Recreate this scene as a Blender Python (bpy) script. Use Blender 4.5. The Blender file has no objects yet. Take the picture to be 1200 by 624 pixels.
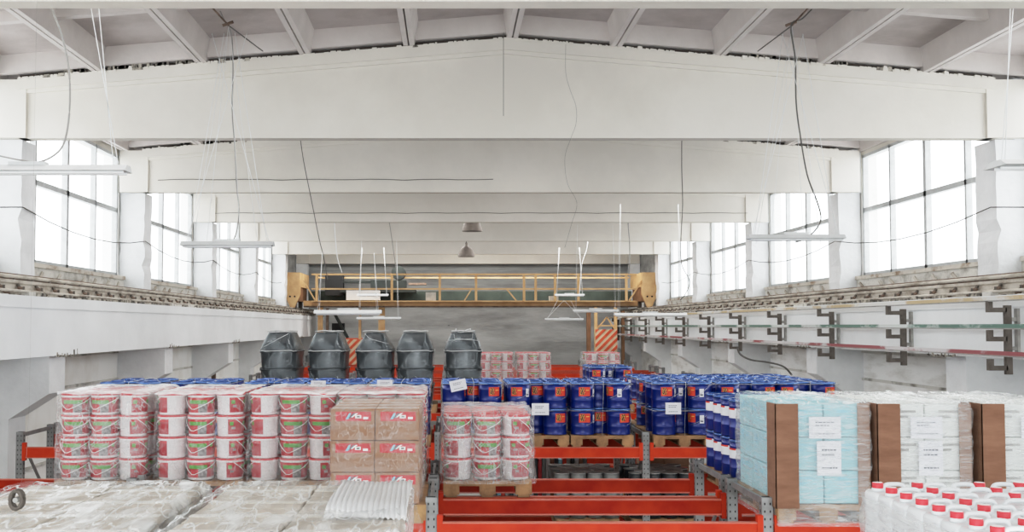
import bpy, bmesh, math, random
from mathutils import Vector, Matrix, noise
R = random.Random(7)
C = bpy.context.scene.collection
PI = math.pi
H = 5.3                     # camera height above the floor; most heights below are written relative to it
PITCH, PX, PY, F = 0.04, 526.0, 334.0, 1200.0

def at(x, y, Y):            # world point at distance Y down the hall that the photo shows at (x, y)
    Z = Y * math.tan(PITCH + math.atan((PY - y) / F))
    return Vector(((x - PX) / F * (Y * math.cos(PITCH) + Z * math.sin(PITCH)), Y, Z + H))

# ------------------------------------------------------------------ mesh builder
class MB:
    def __init__(s): s.bm = bmesh.new(); s.mats = []
    def mi(s, m):
        if m not in s.mats: s.mats.append(m)
        return s.mats.index(m)
    def face(s, vs, m, smooth=False):
        try: f = s.bm.faces.new(vs)
        except ValueError: return
        f.material_index = s.mi(m); f.smooth = smooth
    def box(s, x0, x1, y0, y1, z0, z1, m, M=None):
        v = [Vector((x, y, z)) for z in (z0, z1) for y in (y0, y1) for x in (x0, x1)]
        if M: v = [M @ p for p in v]
        v = [s.bm.verts.new(p) for p in v]
        for q in ((0,2,3,1),(4,5,7,6),(0,1,5,4),(2,6,7,3),(0,4,6,2),(1,3,7,5)): s.face([v[i] for i in q], m)
    def bbox(s, x0, x1, y0, y1, z0, z1, m, b=.005):      # box with chamfered edges
        bm2 = bmesh.new(); bmesh.ops.create_cube(bm2, size=1)
        for v in bm2.verts: v.co = Vector(((x0+x1)/2+v.co.x*(x1-x0), (y0+y1)/2+v.co.y*(y1-y0), (z0+z1)/2+v.co.z*(z1-z0)))
        bmesh.ops.bevel(bm2, geom=bm2.edges[:], offset=b, segments=2, affect='EDGES', profile=.5)
        vm = {v: s.bm.verts.new(v.co) for v in bm2.verts}
        for f in bm2.faces: s.face([vm[v] for v in f.verts], m, False)
        bm2.free()
    def prism(s, prof, a0, a1, m, axis='y', smooth=False):        # profile [(u,w)] extruded along an axis
        def P(u, w, a): return (u, a, w) if axis == 'y' else ((a, u, w) if axis == 'x' else (u, w, a))
        A = [s.bm.verts.new(P(u, w, a0)) for u, w in prof]; B = [s.bm.verts.new(P(u, w, a1)) for u, w in prof]
        n = len(prof)
        for i in range(n): s.face([A[i], A[(i+1) % n], B[(i+1) % n], B[i]], m, smooth)
        s.face(A, m); s.face(B[::-1], m)
    def lathe(s, prof, m, n=20, c=(0,0,0), a0=0, a1=2*PI, cap=True, sx=1):    # prof [(r,z)] bottom to top
        full = abs(a1 - a0 - 2*PI) < 1e-6
        k = n if full else n + 1
        rings = []
        for r, z in prof:
            rings.append([s.bm.verts.new((c[0]+sx*r*math.sin(a0+(a1-a0)*i/n), c[1]-r*math.cos(a0+(a1-a0)*i/n), c[2]+z)) for i in range(k)])
        for j in range(len(rings)-1):
            for i in range(n):
                i2 = (i+1) % k
                s.face([rings[j][i], rings[j][i2], rings[j+1][i2], rings[j+1][i]], m[j] if isinstance(m, list) else m, True)
        if cap and full:
            s.face(rings[0][::-1], m[0] if isinstance(m, list) else m); s.face(rings[-1], m[-1] if isinstance(m, list) else m)
    def patch(s, r0, r1, z0, z1, a0, a1, nu, nz, fn):   # curved label around a cone; fn(u,v)->material
        g = [[s.bm.verts.new(((r0+(r1-r0)*j/nz)*math.sin(a0+(a1-a0)*i/nu), -(r0+(r1-r0)*j/nz)*math.cos(a0+(a1-a0)*i/nu), z0+(z1-z0)*j/nz)) for i in range(nu+1)] for j in range(nz+1)]
        for j in range(nz):
            for i in range(nu): s.face([g[j][i], g[j][i+1], g[j+1][i+1], g[j+1][i]], fn((i+.5)/nu, (j+.5)/nz), True)
    def tube(s, pts, r, m, n=6, closed=False):
        pts = [Vector(p) for p in pts]; rings = []; N = len(pts)
        for i, p in enumerate(pts):
            a = pts[i-1] if (i or closed) else p; b = pts[(i+1) % N] if (i < N-1 or closed) else p
            t = (b - a).normalized()
            u = t.cross(Vector((0,0,1)));
            if u.length < .05: u = t.cross(Vector((0,1,0)))
            u.normalize(); w = t.cross(u).normalized()
            rings.append([s.bm.verts.new(p + (u*math.cos(2*PI*k/n) + w*math.sin(2*PI*k/n))*r) for k in range(n)])
        for i in range(N if closed else N-1):
            A, B = rings[i], rings[(i+1) % N]
            if closed and i == N-1:
                sh = min(range(n), key=lambda q: sum((A[k].co-B[(k+q) % n].co).length for k in range(n)))
                B = [B[(k+sh) % n] for k in range(n)]
            for k in range(n): s.face([A[k], A[(k+1) % n], B[(k+1) % n], B[k]], m, True)
        if not closed: s.face(rings[0][::-1], m); s.face(rings[-1], m)
    def bar(s, a, b, w, h, m):       # square bar from a to b
        a, b = Vector(a), Vector(b); t = (b-a).normalized()
        u = t.cross(Vector((0,0,1)))
        if u.length < .05: u = Vector((1,0,0))
        u.normalize(); v = u.cross(t).normalized()
        vs = [s.bm.verts.new(p + u*i*w/2 + v*j*h/2) for p in (a, b) for i, j in ((-1,-1),(1,-1),(1,1),(-1,1))]
        for q in ((0,1,2,3),(7,6,5,4),(0,4,5,1),(1,5,6,2),(2,6,7,3),(3,7,4,0)): s.face([vs[i] for i in q], m)
    def mesh(s, name):
        bmesh.ops.recalc_face_normals(s.bm, faces=s.bm.faces)
        me = bpy.data.meshes.new(name); s.bm.to_mesh(me); s.bm.free()
        for m in s.mats: me.materials.append(m)
        return me
    def obj(s, name, parent=None, loc=None, rz=0):
        o = bpy.data.objects.new(name, s.mesh(name)); C.objects.link(o)
        if parent: o.parent = parent
        if loc: o.location = loc
        o.rotation_euler.z = rz
        return o

def tag(o, label, cat, group=None, kind=None):
    o['label'] = label; o['category'] = cat
    if group: o['group'] = group
    if kind: o['kind'] = kind
    return o
def empty(name, loc, rz=0):
    o = bpy.data.objects.new(name, None); C.objects.link(o); o.location = loc; o.rotation_euler.z = rz; o.empty_display_size = .1
    return o
def struct(o): o['kind'] = 'structure'; return o
def dup(src, loc, rz=0, label=None, cat=None, group=None, kids=True, name=None):
    r = src.copy(); C.objects.link(r); r.location = loc; r.rotation_euler.z = rz
    if name: r.name = name
    if label: tag(r, label, cat, group)
    if kids:
        for ch in src.children:
            c = ch.copy(); C.objects.link(c); c.parent = r
            for g in ch.children:
                d = g.copy(); C.objects.link(d); d.parent = c
    return r

# ------------------------------------------------------------------ materials
def srgb(c): return tuple(((x/255)/12.92 if x/255 <= .04045 else (((x/255)+.055)/1.055)**2.4) for x in c) + (1,)
def mat(name, col, rough=.6, metal=0, var=0, scale=3, bump=0, bscale=None, col2=None, spec=None, stretch=None, coat=0, lo=.35, hi=.65):
    m = bpy.data.materials.new(name); m.use_nodes = True; nt = m.node_tree; b = nt.nodes['Principled BSDF']
    b.inputs['Base Color'].default_value = srgb(col); b.inputs['Roughness'].default_value = rough; b.inputs['Metallic'].default_value = metal
    if spec is not None: b.inputs['Specular IOR Level'].default_value = spec
    if coat: b.inputs['Coat Weight'].default_value = coat
    if var or bump or col2:
        tc = nt.nodes.new('ShaderNodeTexCoord'); mp = nt.nodes.new('ShaderNodeMapping')
        nt.links.new(tc.outputs['Object'], mp.inputs[0])
        if stretch: mp.inputs['Scale'].default_value = stretch
        n = nt.nodes.new('ShaderNodeTexNoise'); n.inputs['Scale'].default_value = scale; n.inputs['Detail'].default_value = 6; n.inputs['Roughness'].default_value = .6
        nt.links.new(mp.outputs[0], n.inputs['Vector'])
        if col2 or var:
            cr = nt.nodes.new('ShaderNodeValToRGB')
            c2 = col2 or tuple(max(0, x-var) for x in col)
            cr.color_ramp.elements[0].position = lo; cr.color_ramp.elements[1].position = hi
            cr.color_ramp.elements[0].color = srgb(c2); cr.color_ramp.elements[1].color = srgb(col)
            nt.links.new(n.outputs['Fac'], cr.inputs[0]); nt.links.new(cr.outputs[0], b.inputs['Base Color'])
        if bump:
            n2 = nt.nodes.new('ShaderNodeTexNoise'); n2.inputs['Scale'].default_value = bscale or scale*4; n2.inputs['Detail'].default_value = 5
            nt.links.new(mp.outputs[0], n2.inputs['Vector'])
            bp = nt.nodes.new('ShaderNodeBump'); bp.inputs['Strength'].default_value = bump; bp.inputs['Distance'].default_value = .02
            nt.links.new(n2.outputs['Fac'], bp.inputs['Height']); nt.links.new(bp.outputs[0], b.inputs['Normal'])
    return m
def film(name, lo, hi, col=(235,238,238), scale=6, stretch=(1,1,4), rough=.22, pos=(.35,.7), rz=0, bump=.8, ridged=0):
    m = bpy.data.materials.new(name); m.use_nodes = True; nt = m.node_tree; b = nt.nodes['Principled BSDF']; out = nt.nodes['Material Output']
    b.inputs['Base Color'].default_value = srgb(col); b.inputs['Roughness'].default_value = rough; b.inputs['Specular IOR Level'].default_value = .7
    tc = nt.nodes.new('ShaderNodeTexCoord'); mp = nt.nodes.new('ShaderNodeMapping'); mp.inputs['Scale'].default_value = stretch; mp.inputs['Rotation'].default_value = (.25,.3,rz)
    n = nt.nodes.new('ShaderNodeTexNoise'); n.inputs['Scale'].default_value = scale; n.inputs['Detail'].default_value = 5; n.inputs['Distortion'].default_value = .6
    nt.links.new(tc.outputs['Object'], mp.inputs[0]); nt.links.new(mp.outputs[0], n.inputs['Vector'])
    mr = nt.nodes.new('ShaderNodeMapRange'); mr.inputs['From Min'].default_value = pos[0]; mr.inputs['From Max'].default_value = pos[1]
    mr.inputs['To Min'].default_value = lo; mr.inputs['To Max'].default_value = hi
    nt.links.new(n.outputs['Fac'], mr.inputs['Value'])
    fac = mr.outputs[0]
    if ridged:                                   # thin bright crease lines on top of the soft cloudiness
        for sc_, wd, rot in ((scale*.8, .022, .9), (scale*1.7, .03, -.5)):
            mp2 = nt.nodes.new('ShaderNodeMapping'); mp2.inputs['Scale'].default_value = (2.2, .6, 1.2); mp2.inputs['Rotation'].default_value = (.4, .5, rot)
            n3 = nt.nodes.new('ShaderNodeTexNoise'); n3.inputs['Scale'].default_value = sc_; n3.inputs['Detail'].default_value = 1.5
            nt.links.new(tc.outputs['Object'], mp2.inputs[0]); nt.links.new(mp2.outputs[0], n3.inputs['Vector'])
            a1 = nt.nodes.new('ShaderNodeMath'); a1.operation = 'SUBTRACT'; a1.inputs[1].default_value = .5
            a2 = nt.nodes.new('ShaderNodeMath'); a2.operation = 'ABSOLUTE'
            m3 = nt.nodes.new('ShaderNodeMapRange'); m3.inputs['From Max'].default_value = wd; m3.inputs['To Min'].default_value = ridged; m3.inputs['To Max'].default_value = 0
            mx2 = nt.nodes.new('ShaderNodeMath'); mx2.operation = 'MAXIMUM'
            nt.links.new(n3.outputs['Fac'], a1.inputs[0]); nt.links.new(a1.outputs[0], a2.inputs[0]); nt.links.new(a2.outputs[0], m3.inputs['Value'])
            nt.links.new(fac, mx2.inputs[0]); nt.links.new(m3.outputs[0], mx2.inputs[1]); fac = mx2.outputs[0]
    bp = nt.nodes.new('ShaderNodeBump'); bp.inputs['Strength'].default_value = bump; bp.inputs['Distance'].default_value = .02
    nt.links.new(n.outputs['Fac'], bp.inputs['Height']); nt.links.new(bp.outputs[0], b.inputs['Normal'])
    tr = nt.nodes.new('ShaderNodeBsdfTransparent'); mx = nt.nodes.new('ShaderNodeMixShader')
    nt.links.new(fac, mx.inputs[0]); nt.links.new(tr.outputs[0], mx.inputs[1]); nt.links.new(b.outputs[0], mx.inputs[2]); nt.links.new(mx.outputs[0], out.inputs['Surface'])
    return m

M = {}
M['beam'] = mat('whitewashed concrete', (226,222,213), .9, var=12, scale=.5, bump=.25, bscale=6, lo=.4, hi=.62)
M['rough'] = mat('rough plaster', (212,210,204), .95, col2=(128,124,116), scale=2.2, bump=1, bscale=14, lo=.3, hi=.5)
M['rubble'] = mat('rubble', (190,184,172), .95, col2=(84,80,74), scale=9, bump=1, bscale=30, lo=.4, hi=.6)
M['wall'] = mat('wall paint', (250,250,247), .9, col2=(226,223,214), scale=.6, bump=.5, bscale=5, lo=.3, hi=.52)
M['wallr'] = mat('whitewashed brick', (248,248,246), .92, col2=(214,212,206), scale=1.2, bump=.8, bscale=8, stretch=(1,.6,2.5), lo=.34, hi=.52)
M['girder'] = mat('girder paint', (242,245,246), .85, var=12, scale=.7, bump=.2, bscale=9)
M['column'] = mat('column paint', (236,238,239), .9, var=16, scale=1.5, bump=.6, bscale=10)
M['farwall'] = mat('grey far wall', (176,177,176), .9, col2=(138,138,136), scale=.9, bump=.6, bscale=6, stretch=(.5,1,2), lo=.3, hi=.6)
M['fardark'] = mat('far upper wall', (178,180,178), .9, col2=(140,140,138), scale=1.2, bump=.4, bscale=6, stretch=(.4,1,2.5))
M['green'] = mat('dull green paint', (58,68,60), .7, var=20, scale=2)
M['floor'] = mat('concrete floor', (165,163,158), .8, var=25, scale=1.5, bump=.2)
M['ceil'] = mat('ceiling slab', (196,189,186), .95, col2=(170,162,158), scale=.8, bump=.4, bscale=8, lo=.35, hi=.6)
M['rib'] = mat('ceiling rib', (214,208,204), .95, var=14, scale=1.2, bump=.3, bscale=10)
M['muntin'] = mat('window frame paint', (205,208,208), .7, var=18, scale=6)
M['glass'] = film('window glass', .03, .08, col=(235,240,242), rough=.1)
M['sill'] = mat('sill timber', (205,200,190), .85, col2=(140,118,96), scale=4, bump=.6, bscale=12, stretch=(1,.5,1), lo=.35, hi=.5)
M['rust'] = mat('rusty steel', (132,112,98), .85, col2=(90,72,60), scale=6, bump=.3)
M['rail'] = mat('dusty rail', (196,190,180), .85, col2=(140,130,118), scale=5, bump=.5, bscale=14, stretch=(1,.4,1), lo=.35, hi=.55)
M['darksteel'] = mat('dark steel', (106,99,92), .75, var=25, scale=7)
M['palesteel'] = mat('pale steel', (165,164,160), .7, var=30, scale=5)
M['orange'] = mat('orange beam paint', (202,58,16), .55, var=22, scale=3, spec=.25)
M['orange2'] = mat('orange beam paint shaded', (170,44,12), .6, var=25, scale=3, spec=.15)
M['beamlip'] = mat('beam lip', (196,100,76), .35, var=15, scale=4)
M['galv'] = mat('galvanised steel', (146,147,146), .5, .4, var=22, scale=8)
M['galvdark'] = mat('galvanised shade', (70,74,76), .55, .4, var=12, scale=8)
M['hole'] = mat('dark slot', (26,27,28), .9)
M['wood'] = mat('pallet wood', (172,136,96), .8, col2=(120,90,62), scale=5, bump=.3, stretch=(1,1,1), lo=.35, hi=.65)
M['blue'] = mat('blue drum steel', (10,38,122), .28, .15, var=10, scale=3, spec=.6)
M['bluelid'] = mat('blue lid', (44,88,158), .2, .4, col2=(20,52,120), scale=14, spec=.8)  # lighter mottling paints highlights into the lid colour
M['bluerim'] = mat('lid ring', (92,128,190), .25, .6)
M['lred'] = mat('red orange label', (222,72,48), .5, var=16, scale=20)
M['lblack'] = mat('label black', (44,36,34), .5)
M['lyel'] = mat('label yellow', (226,190,90), .5)
M['white'] = mat('white plastic', (236,236,234), .4, var=8, scale=5)
M['paper'] = mat('paper sheet', (228,229,236), .7, var=6, scale=4)
M['ink'] = mat('printed ink', (96,98,108), .7)
M['wire'] = mat('wire', (190,192,196), .3, .8)
M['bred'] = mat('bucket label red', (196,36,48), .42, var=26, scale=14)
M['bred2'] = mat('bucket label deep red', (160,20,38), .42)
M['lidred'] = mat('red lid', (200,40,52), .4, var=14, scale=6)
M['bgreen'] = mat('bucket label green', (84,150,60), .45)
M['bgrey'] = mat('bucket label grey', (160,156,154), .5, col2=(96,90,92), scale=40)
M['bucket'] = mat('bucket plastic', (236,234,234), .35)
M['card'] = mat('cardboard', (158,122,98), .85, var=14, scale=4, bump=.1)
M['cardtop'] = mat('pale cardboard', (203,194,182), .85, var=10, scale=3, bump=.1)
M['corner'] = mat('brown cornerboard', (138,102,80), .8, var=18, scale=3, bump=.2, stretch=(1,1,4))
M['gap'] = mat('box gap', (70,62,56), .9)
M['tape'] = mat('packing tape', (226,222,214), .3)
M['cblue'] = mat('light blue carton', (158,206,216), .7, var=12, scale=2)
M['cblue2'] = mat('light blue carton print', (140,196,214), .7)
M['cwhite'] = mat('white carton', (226,229,226), .7, var=10, scale=2)
M['black'] = mat('black tub plastic', (34,40,44), .35, var=8, scale=4)
M['yellow'] = mat('yellow crane paint', (204,168,122), .6, col2=(182,142,96), scale=2.5, lo=.3, hi=.6)
M['yellowd'] = mat('brown crane paint', (128,94,66), .7, var=25, scale=3)
M['mach'] = mat('dark green machinery', (28,36,32), .6, var=14, scale=4)
M['lamp'] = mat('lamp housing', (204,206,206), .5, var=10, scale=4)
M['tubeglass'] = mat('fluorescent tube', (240,242,242), .3)
M['shade'] = mat('grey enamel shade', (146,136,128), .6, var=20, scale=6)
M['cable'] = mat('grey cable', (150,148,144), .7)
M['cabled'] = mat('dark cable', (96,94,90), .7)
M['string'] = mat('white string', (226,228,228), .6)
M['stred'] = mat('hazard orange red', (208,90,56), .6, var=20, scale=4)
M['stwh'] = mat('hazard white', (214,190,160), .6, var=15, scale=4)
M['canwhite'] = mat('translucent canister plastic', (228,232,234), .32, var=8, scale=4)
M['cap'] = mat('red cap', (214,48,60), .4)
M['tin'] = mat('grey tin lid', (172,174,172), .35, .5, var=20, scale=6)
M['tindark'] = mat('grey tin wall', (120,122,120), .45, .4)
M['band'] = mat('white drum band label', (220,222,226), .5)
M['busy'] = mat('yellow bus bar', (196,176,140), .6, col2=(214,214,210), scale=1.1, stretch=(1,.5,1), lo=.46, hi=.52)
M['busg'] = mat('green bus bar', (96,128,116), .5, col2=(206,212,210), scale=1.1, stretch=(1,.5,1), lo=.46, hi=.52)
M['busr'] = mat('red bus bar', (150,82,86), .5, col2=(206,204,204), scale=1.1, stretch=(1,.5,1), lo=.46, hi=.52)
M['film'] = film('stretch wrap', .05, .3, ridged=.45)
M['filmside'] = film('thick stretch wrap', .22, .62, stretch=(1,1,6))
M['filmtop'] = film('crumpled wrap over boxes', .08, .8, scale=4, stretch=(2.6,.7,1), pos=(.46,.7), rz=.6, bump=.3, ridged=.85)
M['filmlite'] = film('thin stretch wrap', .02, .18, ridged=.3)
M['filmdark'] = film('shiny wrap over tubs', .06, .5, col=(180,192,198), rough=.12, scale=1.7, stretch=(1,1,1), pos=(.5,.75), bump=1, ridged=.4)
M['filmopen'] = film('thin torn wrap', .0, .25, pos=(.5,.7))
M['filmw'] = film('cloudy wound wrap', .14, .42, scale=7, stretch=(1,1,7))
M['lidtop'] = mat('cap top', (240,226,226), .3)
M['filmedge'] = film('bunched white film', .45, .9, scale=8, stretch=(1,1,1))
M['ribsheet'] = mat('white pleated film', (232,235,238), .18, spec=.8)

# ------------------------------------------------------------------ setting
XL, XR, XC = -6.24, 7.9, .83            # inner faces of the upper columns, middle of the hall
GL, GR = -5.62, 7.26                    # inner faces of the crane girders
WL, WR = -6.72, 8.4                     # outer wall planes
BAY = [14.8 + 6*k for k in range(-3, 6)]   # -3.2 ... 44.8
Y0, Y1 = -5.0, 46.0
def slope(x): return 4.16 - .083*abs(x - XC)     # top of the roof beams

mb = MB(); mb.box(WL-.3, WR+.3, Y0, Y1+.3, -.2, 0, M['floor']); struct(mb.obj('floor'))
mb = MB(); mb.box(WL-.3, WR+.3, Y1, Y1+.3, 0, H+.75, M['farwall']); mb.box(WL-.3, WR+.3, Y1, Y1+.3, H+.75, H+4.6, M['fardark'])
for z in (-3.2, -2, -.75, .0, .72, 1.9, 2.45): mb.box(WL, WR, Y1-.02, Y1+.01, H+z, H+z+.03, M['farwall'])
struct(mb.obj('wall_back'))

def side_wall(s):
    W = WL if s < 0 else WR; o = W + s*.3; a, b = min(W, o), max(W, o)
    mb = MB(); m = M['wall'] if s < 0 else M['wallr']
    mb.box(a, b, Y0, Y1, 0, H+1.0, m)                                # below the windows
    mb.box(a, b, Y0, Y1, H+3.46, H+4.3, M['beam'])                   # above the windows
    mb.box(a, b, 38.8, Y1, H+1.0, H+3.46, M['fardark'])              # the last bay has no windows
    for y in BAY[:-1]:
        mb.box(a, b, y-.1, y+.62, H+1.0, H+3.46, M['wall'])
    for z in (-.55, -1.1, -2.3, -3.4):                               # panel joints and ledges under the girder
        mb.box(W-.035 if s > 0 else W-.01, W+.01 if s > 0 else W+.035, Y0, Y1, H+z, H+z+.05, M['rough'])
    struct(mb.obj('wall_left' if s < 0 else 'wall_right'))
side_wall(-1); side_wall(1)

mb = MB()
xs = [WL-.3, XC, WR+.3]
for i in range(2):
    a, b = xs[i], xs[i+1]; za, zb = slope(a)+.34, slope(b)+.34
    mb.prism([(a, H+za), (b, H+zb), (b, H+zb+.2), (a, H+za+.2)], Y0, Y1+.3, M['ceil'])
struct(mb.obj('ceiling'))
# ribs of the ceiling slabs: long tapered ribs down the hall and cross ribs between the beams
mb = MB()
nodes = [.92 + 1.5*k for k in range(-5, 6)]
for x in nodes:
    z = H + slope(x) + .005
    for dx in (-.046, .046):
        prof = [(x+dx-.035, z), (x+dx+.035, z), (x+dx+.055+(.04 if dx > 0 else 0), z+.345), (x+dx-.055-(.04 if dx < 0 else 0), z+.345)]
        mb.prism(prof, Y0, Y1, M['rib'])
for y in BAY:
    for dy, hh, w in ((-.16, .285, .09), (.16, .285, .09), (2.0, .15, .12), (4.0, .15, .12)):
        if y+dy > Y1-.2 or y+dy < Y0+.1: continue
        for k in range(-6, 6):
            a, b = max(.92+1.5*k+.1, WL), min(.92+1.5*(k+1)-.1, WR)
            if b <= a: continue
            za, zb = H+slope(a)+.35, H+slope(b)+.35
            mb.prism([(a, za-hh), (b, zb-hh), (b, zb), (a, za)], y+dy-w/2, y+dy+w/2, M['rib'])
struct(mb.obj('ceiling_rib'))

# roof beams, double sloped, each with a heavier top flange
def roof_beam(k, y):
    mb = MB(); zb = H + (2.79 if k == 2 else 2.71)
    A, B = XL+.02, XR-.02
    for (w, t0, t1, m) in ((.10, None, 0, M['beam']),):
        pts_top = [(A, H+slope(A)), (XC, H+slope(XC)), (B, H+slope(B))]
        mb.prism([(A, zb), (B, zb)] + [(x, z-.1) for x, z in pts_top[::-1]], y-w, y+w, M['beam'])
    for w, d0, d1 in ((.135, .23, .17), (.165, .17, .0)):
        mb.prism([(A, H+slope(A)-d0), (XC, H+slope(XC)-d0), (B, H+slope(B)-d0), (B, H+slope(B)-d1), (XC, H+slope(XC)-d1), (A, H+slope(A)-d1)], y-w, y+w, M['beam'])
    mb.box(A-.45, A+.12, y-.15, y+.15, zb-.0, H+slope(A)-.02, M['beam'])    # thicker ends
    mb.box(B-.12, B+.45, y-.15, y+.15, zb-.0, H+slope(B)-.02, M['beam'])
    mb.prism([(A, H+slope(A)-.01), (XC, H+slope(XC)-.01), (B, H+slope(B)-.01), (B, H+slope(B)+.055), (XC, H+slope(XC)+.055), (A, H+slope(A)+.055)], y-.09, y+.09, M['gap'])  # dark strip above the beam, shade of the slot painted as solid colour
    o = mb.obj('roof_beam'); struct(o)
    # broken mortar along the top
    mb = MB(); R2 = random.Random(k)
    x = A
    while x < B:
        w = R2.uniform(.03, .12); h = R2.uniform(.004, .02) if R2.random() < .9 else R2.uniform(.02, .045)
        mb.prism([(x, H+slope(x)-.03), (x+w*1.1, H+slope(x+w)-.03), (x+w*.9, H+slope(x+w)+h*.8), (x+w*.2, H+slope(x)+h)], y-.167-R2.uniform(0, .012), y+.1, M['beam'] if R2.random() < .9 else M['rubble'])
        x += w + (R2.uniform(0, .2) if R2.random() < .3 else 0)
    for (c, w) in ((-5.6, 1.0), (4.3, 1.4), (-4.9, 1.3)) if k % 2 else ((-5.5, .8), (3.4, .9)):
        for q in range(26):
            xx = c + R2.uniform(0, w)
            s = R2.uniform(.03, .07); mb.box(xx, xx+s, y-.14, y-.14+s, H+slope(xx)-.01, H+slope(xx)+s+.04, M['rubble'])
    struct(mb.obj('trim_%d' % (k+1)))
for k, y in enumerate(BAY): roof_beam(k, y)

# upper columns with worn edges, lower columns with corbels, crane girders
def rough_column(x0, x1, y0, y1, z0, z1, m, inner, name, seed):
    mb = MB(); n = 14
    bm = mb.bm; rr = random.Random(seed); ring = []
    for j in range(n+1):
        z = z0 + (z1-z0)*j/n
        e = [rr.uniform(-.012, .012) for _ in range(4)]
        bite = .05*max(0, math.sin(j*1.7+seed)) if 3 < j < 9 else 0
        pts = [[x0+e[0], y0], [x1+e[1], y0], [x1+e[1], y1], [x0+e[0], y1]]
        if inner > 0: pts[1][0] -= bite; pts[2][0] -= bite*.3
        else: pts[0][0] += bite; pts[3][0] += bite*.3
        ring.append([bm.verts.new((p[0], p[1], z)) for p in pts])
    for j in range(n):
        for i in range(4): mb.face([ring[j][i], ring[j][(i+1) % 4], ring[j+1][(i+1) % 4], ring[j+1][i]], m)
    mb.face(ring[0][::-1], m); mb.face(ring[-1], m)
    return struct(mb.obj(name))
for k, y in enumerate(BAY):
    rough_column(WL+.02, XL+.04, y, y+.5, H+.4, H+2.705, M['column'], 1, 'column', k*3)
    rough_column(XR+.04, WR-.02, y-.02, y+.56, H+.4, H+2.705, M['column'], -1, 'column', k*3+1)
    # narrow upper pilaster behind the beam end
    mb = MB(); mb.box(WL, WL+.2, y-.05, y+.6, H+2.7, H+3.6, M['column']); mb.box(WR-.2, WR, y-.05, y+.6, H+2.7, H+3.6, M['column']); struct(mb.obj('column'))
    for s, gx, wx in ((-1, GL-.14, WL), (1, GR+.2, WR)):
        mb = MB()
        mb.prism([(wx, 0), (wx-s*.38, 0), (wx-s*.38, H-1.35), (gx, H-.98), (gx, H-.43), (wx, H-.43)], y, y+.6, M['column'])
        struct(mb.obj('column'))
for s, gx, wx, nm in ((-1, GL, WL, 'girder_left'), (1, GR, WR, 'girder_right')):
    mb = MB()
    a, b = sorted((gx, gx+s*.5))
    mb.box(a, b, Y0, Y1-.01, H-.43, H+.4, M['girder'])
    mb.box(min(gx-s*.02, gx+s*.1), max(gx-s*.02, gx+s*.1), Y0, Y1-.02, H+.24, H+.4, M['girder'])   # thicker top edge
    struct(mb.obj('trim_%d' % (20 if s < 0 else 21)))
    mb = MB(); rr = random.Random(9)                      # broken plaster where the girder sits on each column
    for y in BAY:
        for q in range(14):
            e = rr.uniform(.01, .035); yy = y+rr.uniform(-.15, .75)
            mb.box(*sorted((gx-s*.004, gx+s*e)), yy, yy+e*1.5, H-.44-rr.uniform(0, .02), H-.43+rr.uniform(.0, .09)*rr.random(), M['rubble'])
    struct(mb.obj('trim_%d' % (24 if s < 0 else 25)))
    # dirty ledge between girder and window sill
    mb = MB(); rr = random.Random(5)
    a, b = sorted((gx+s*.5, wx))
    mb.box(a, b, Y0, Y1-.02, H+.2, H+.44, M['rough'])
    mb.box(*sorted((wx-s*.12, wx)), Y0, 38.8, H+.44, H+1.0, M['rough'])
    y = 6.0
    while y < 44:
        l = rr.uniform(.1, .7)
        mb.box(*sorted((gx+s*.02, gx+s*rr.uniform(.1, .2))), y, y+l, H+.39, H+.4+rr.uniform(.01, .06), M['rubble'] if rr.random() < .55 else M['rough'])
        y += l + rr.uniform(0, .15)
    struct(mb.obj('trim_%d' % (22 if s < 0 else 23)))

# windows: frame with thick middle post, two thinner muntins, one transom; glass
n = 0
for s, W in ((-1, WL), (1, WR)):
    for y in BAY[:-2]:
        n += 1
        a, b = y+.62, y+5.9; c = y+3.2
        m1 = MB()
        X0, X1 = sorted((W, W+s*.1))
        m1.box(X0, X1, a, b, H+1.0, H+1.07, M['muntin']); m1.box(X0, X1, a, b, H+3.4, H+3.46, M['muntin'])
        m1.box(X0, X1, a, a+.06, H+1.0, H+3.46, M['muntin']); m1.box(X0, X1, b-.06, b, H+1.0, H+3.46, M['muntin'])
        m1.box(X0, X1, a, b, H+2.29, H+2.38, M['muntin'])
        for yy, w in ((c-1.42, .06), (c, .1), (c+1.42, .06)): m1.box(X0, X1, yy-w/2, yy+w/2, H+1.0, H+3.46, M['muntin'])
        wo = struct(m1.obj('window_%d' % n))
        m2 = MB(); m2.box(W+s*.05-.003, W+s*.05+.003, a, b, H+1.0, H+3.46, M['glass']); m2.obj('window_pane', wo)
        m3 = MB(); m3.box(*sorted((W-s*.16, W+s*.02)), a-.05, b+.05, H+.93, H+1.0, M['sill'])
        rr = random.Random(n)
        for q in range(7):
            yy = a + q*.78 + rr.uniform(-.15, .15)
            m3.bar((W-s*.14, yy, H+.5), (W-s*.2, yy+rr.uniform(.2, .5), H+.86), .03, .05, M['rail'])
        m3.obj('window_sill', wo)

mb = MB(); mb.box(WL+.1, WL+.2, 28.6, 28.75, 0, H-.45, M['rust']); mb.box(WL, WL+.03, 27.6, 28.6, H-3.2, H-.55, M['palesteel']); struct(mb.obj('trim_30'))
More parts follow.
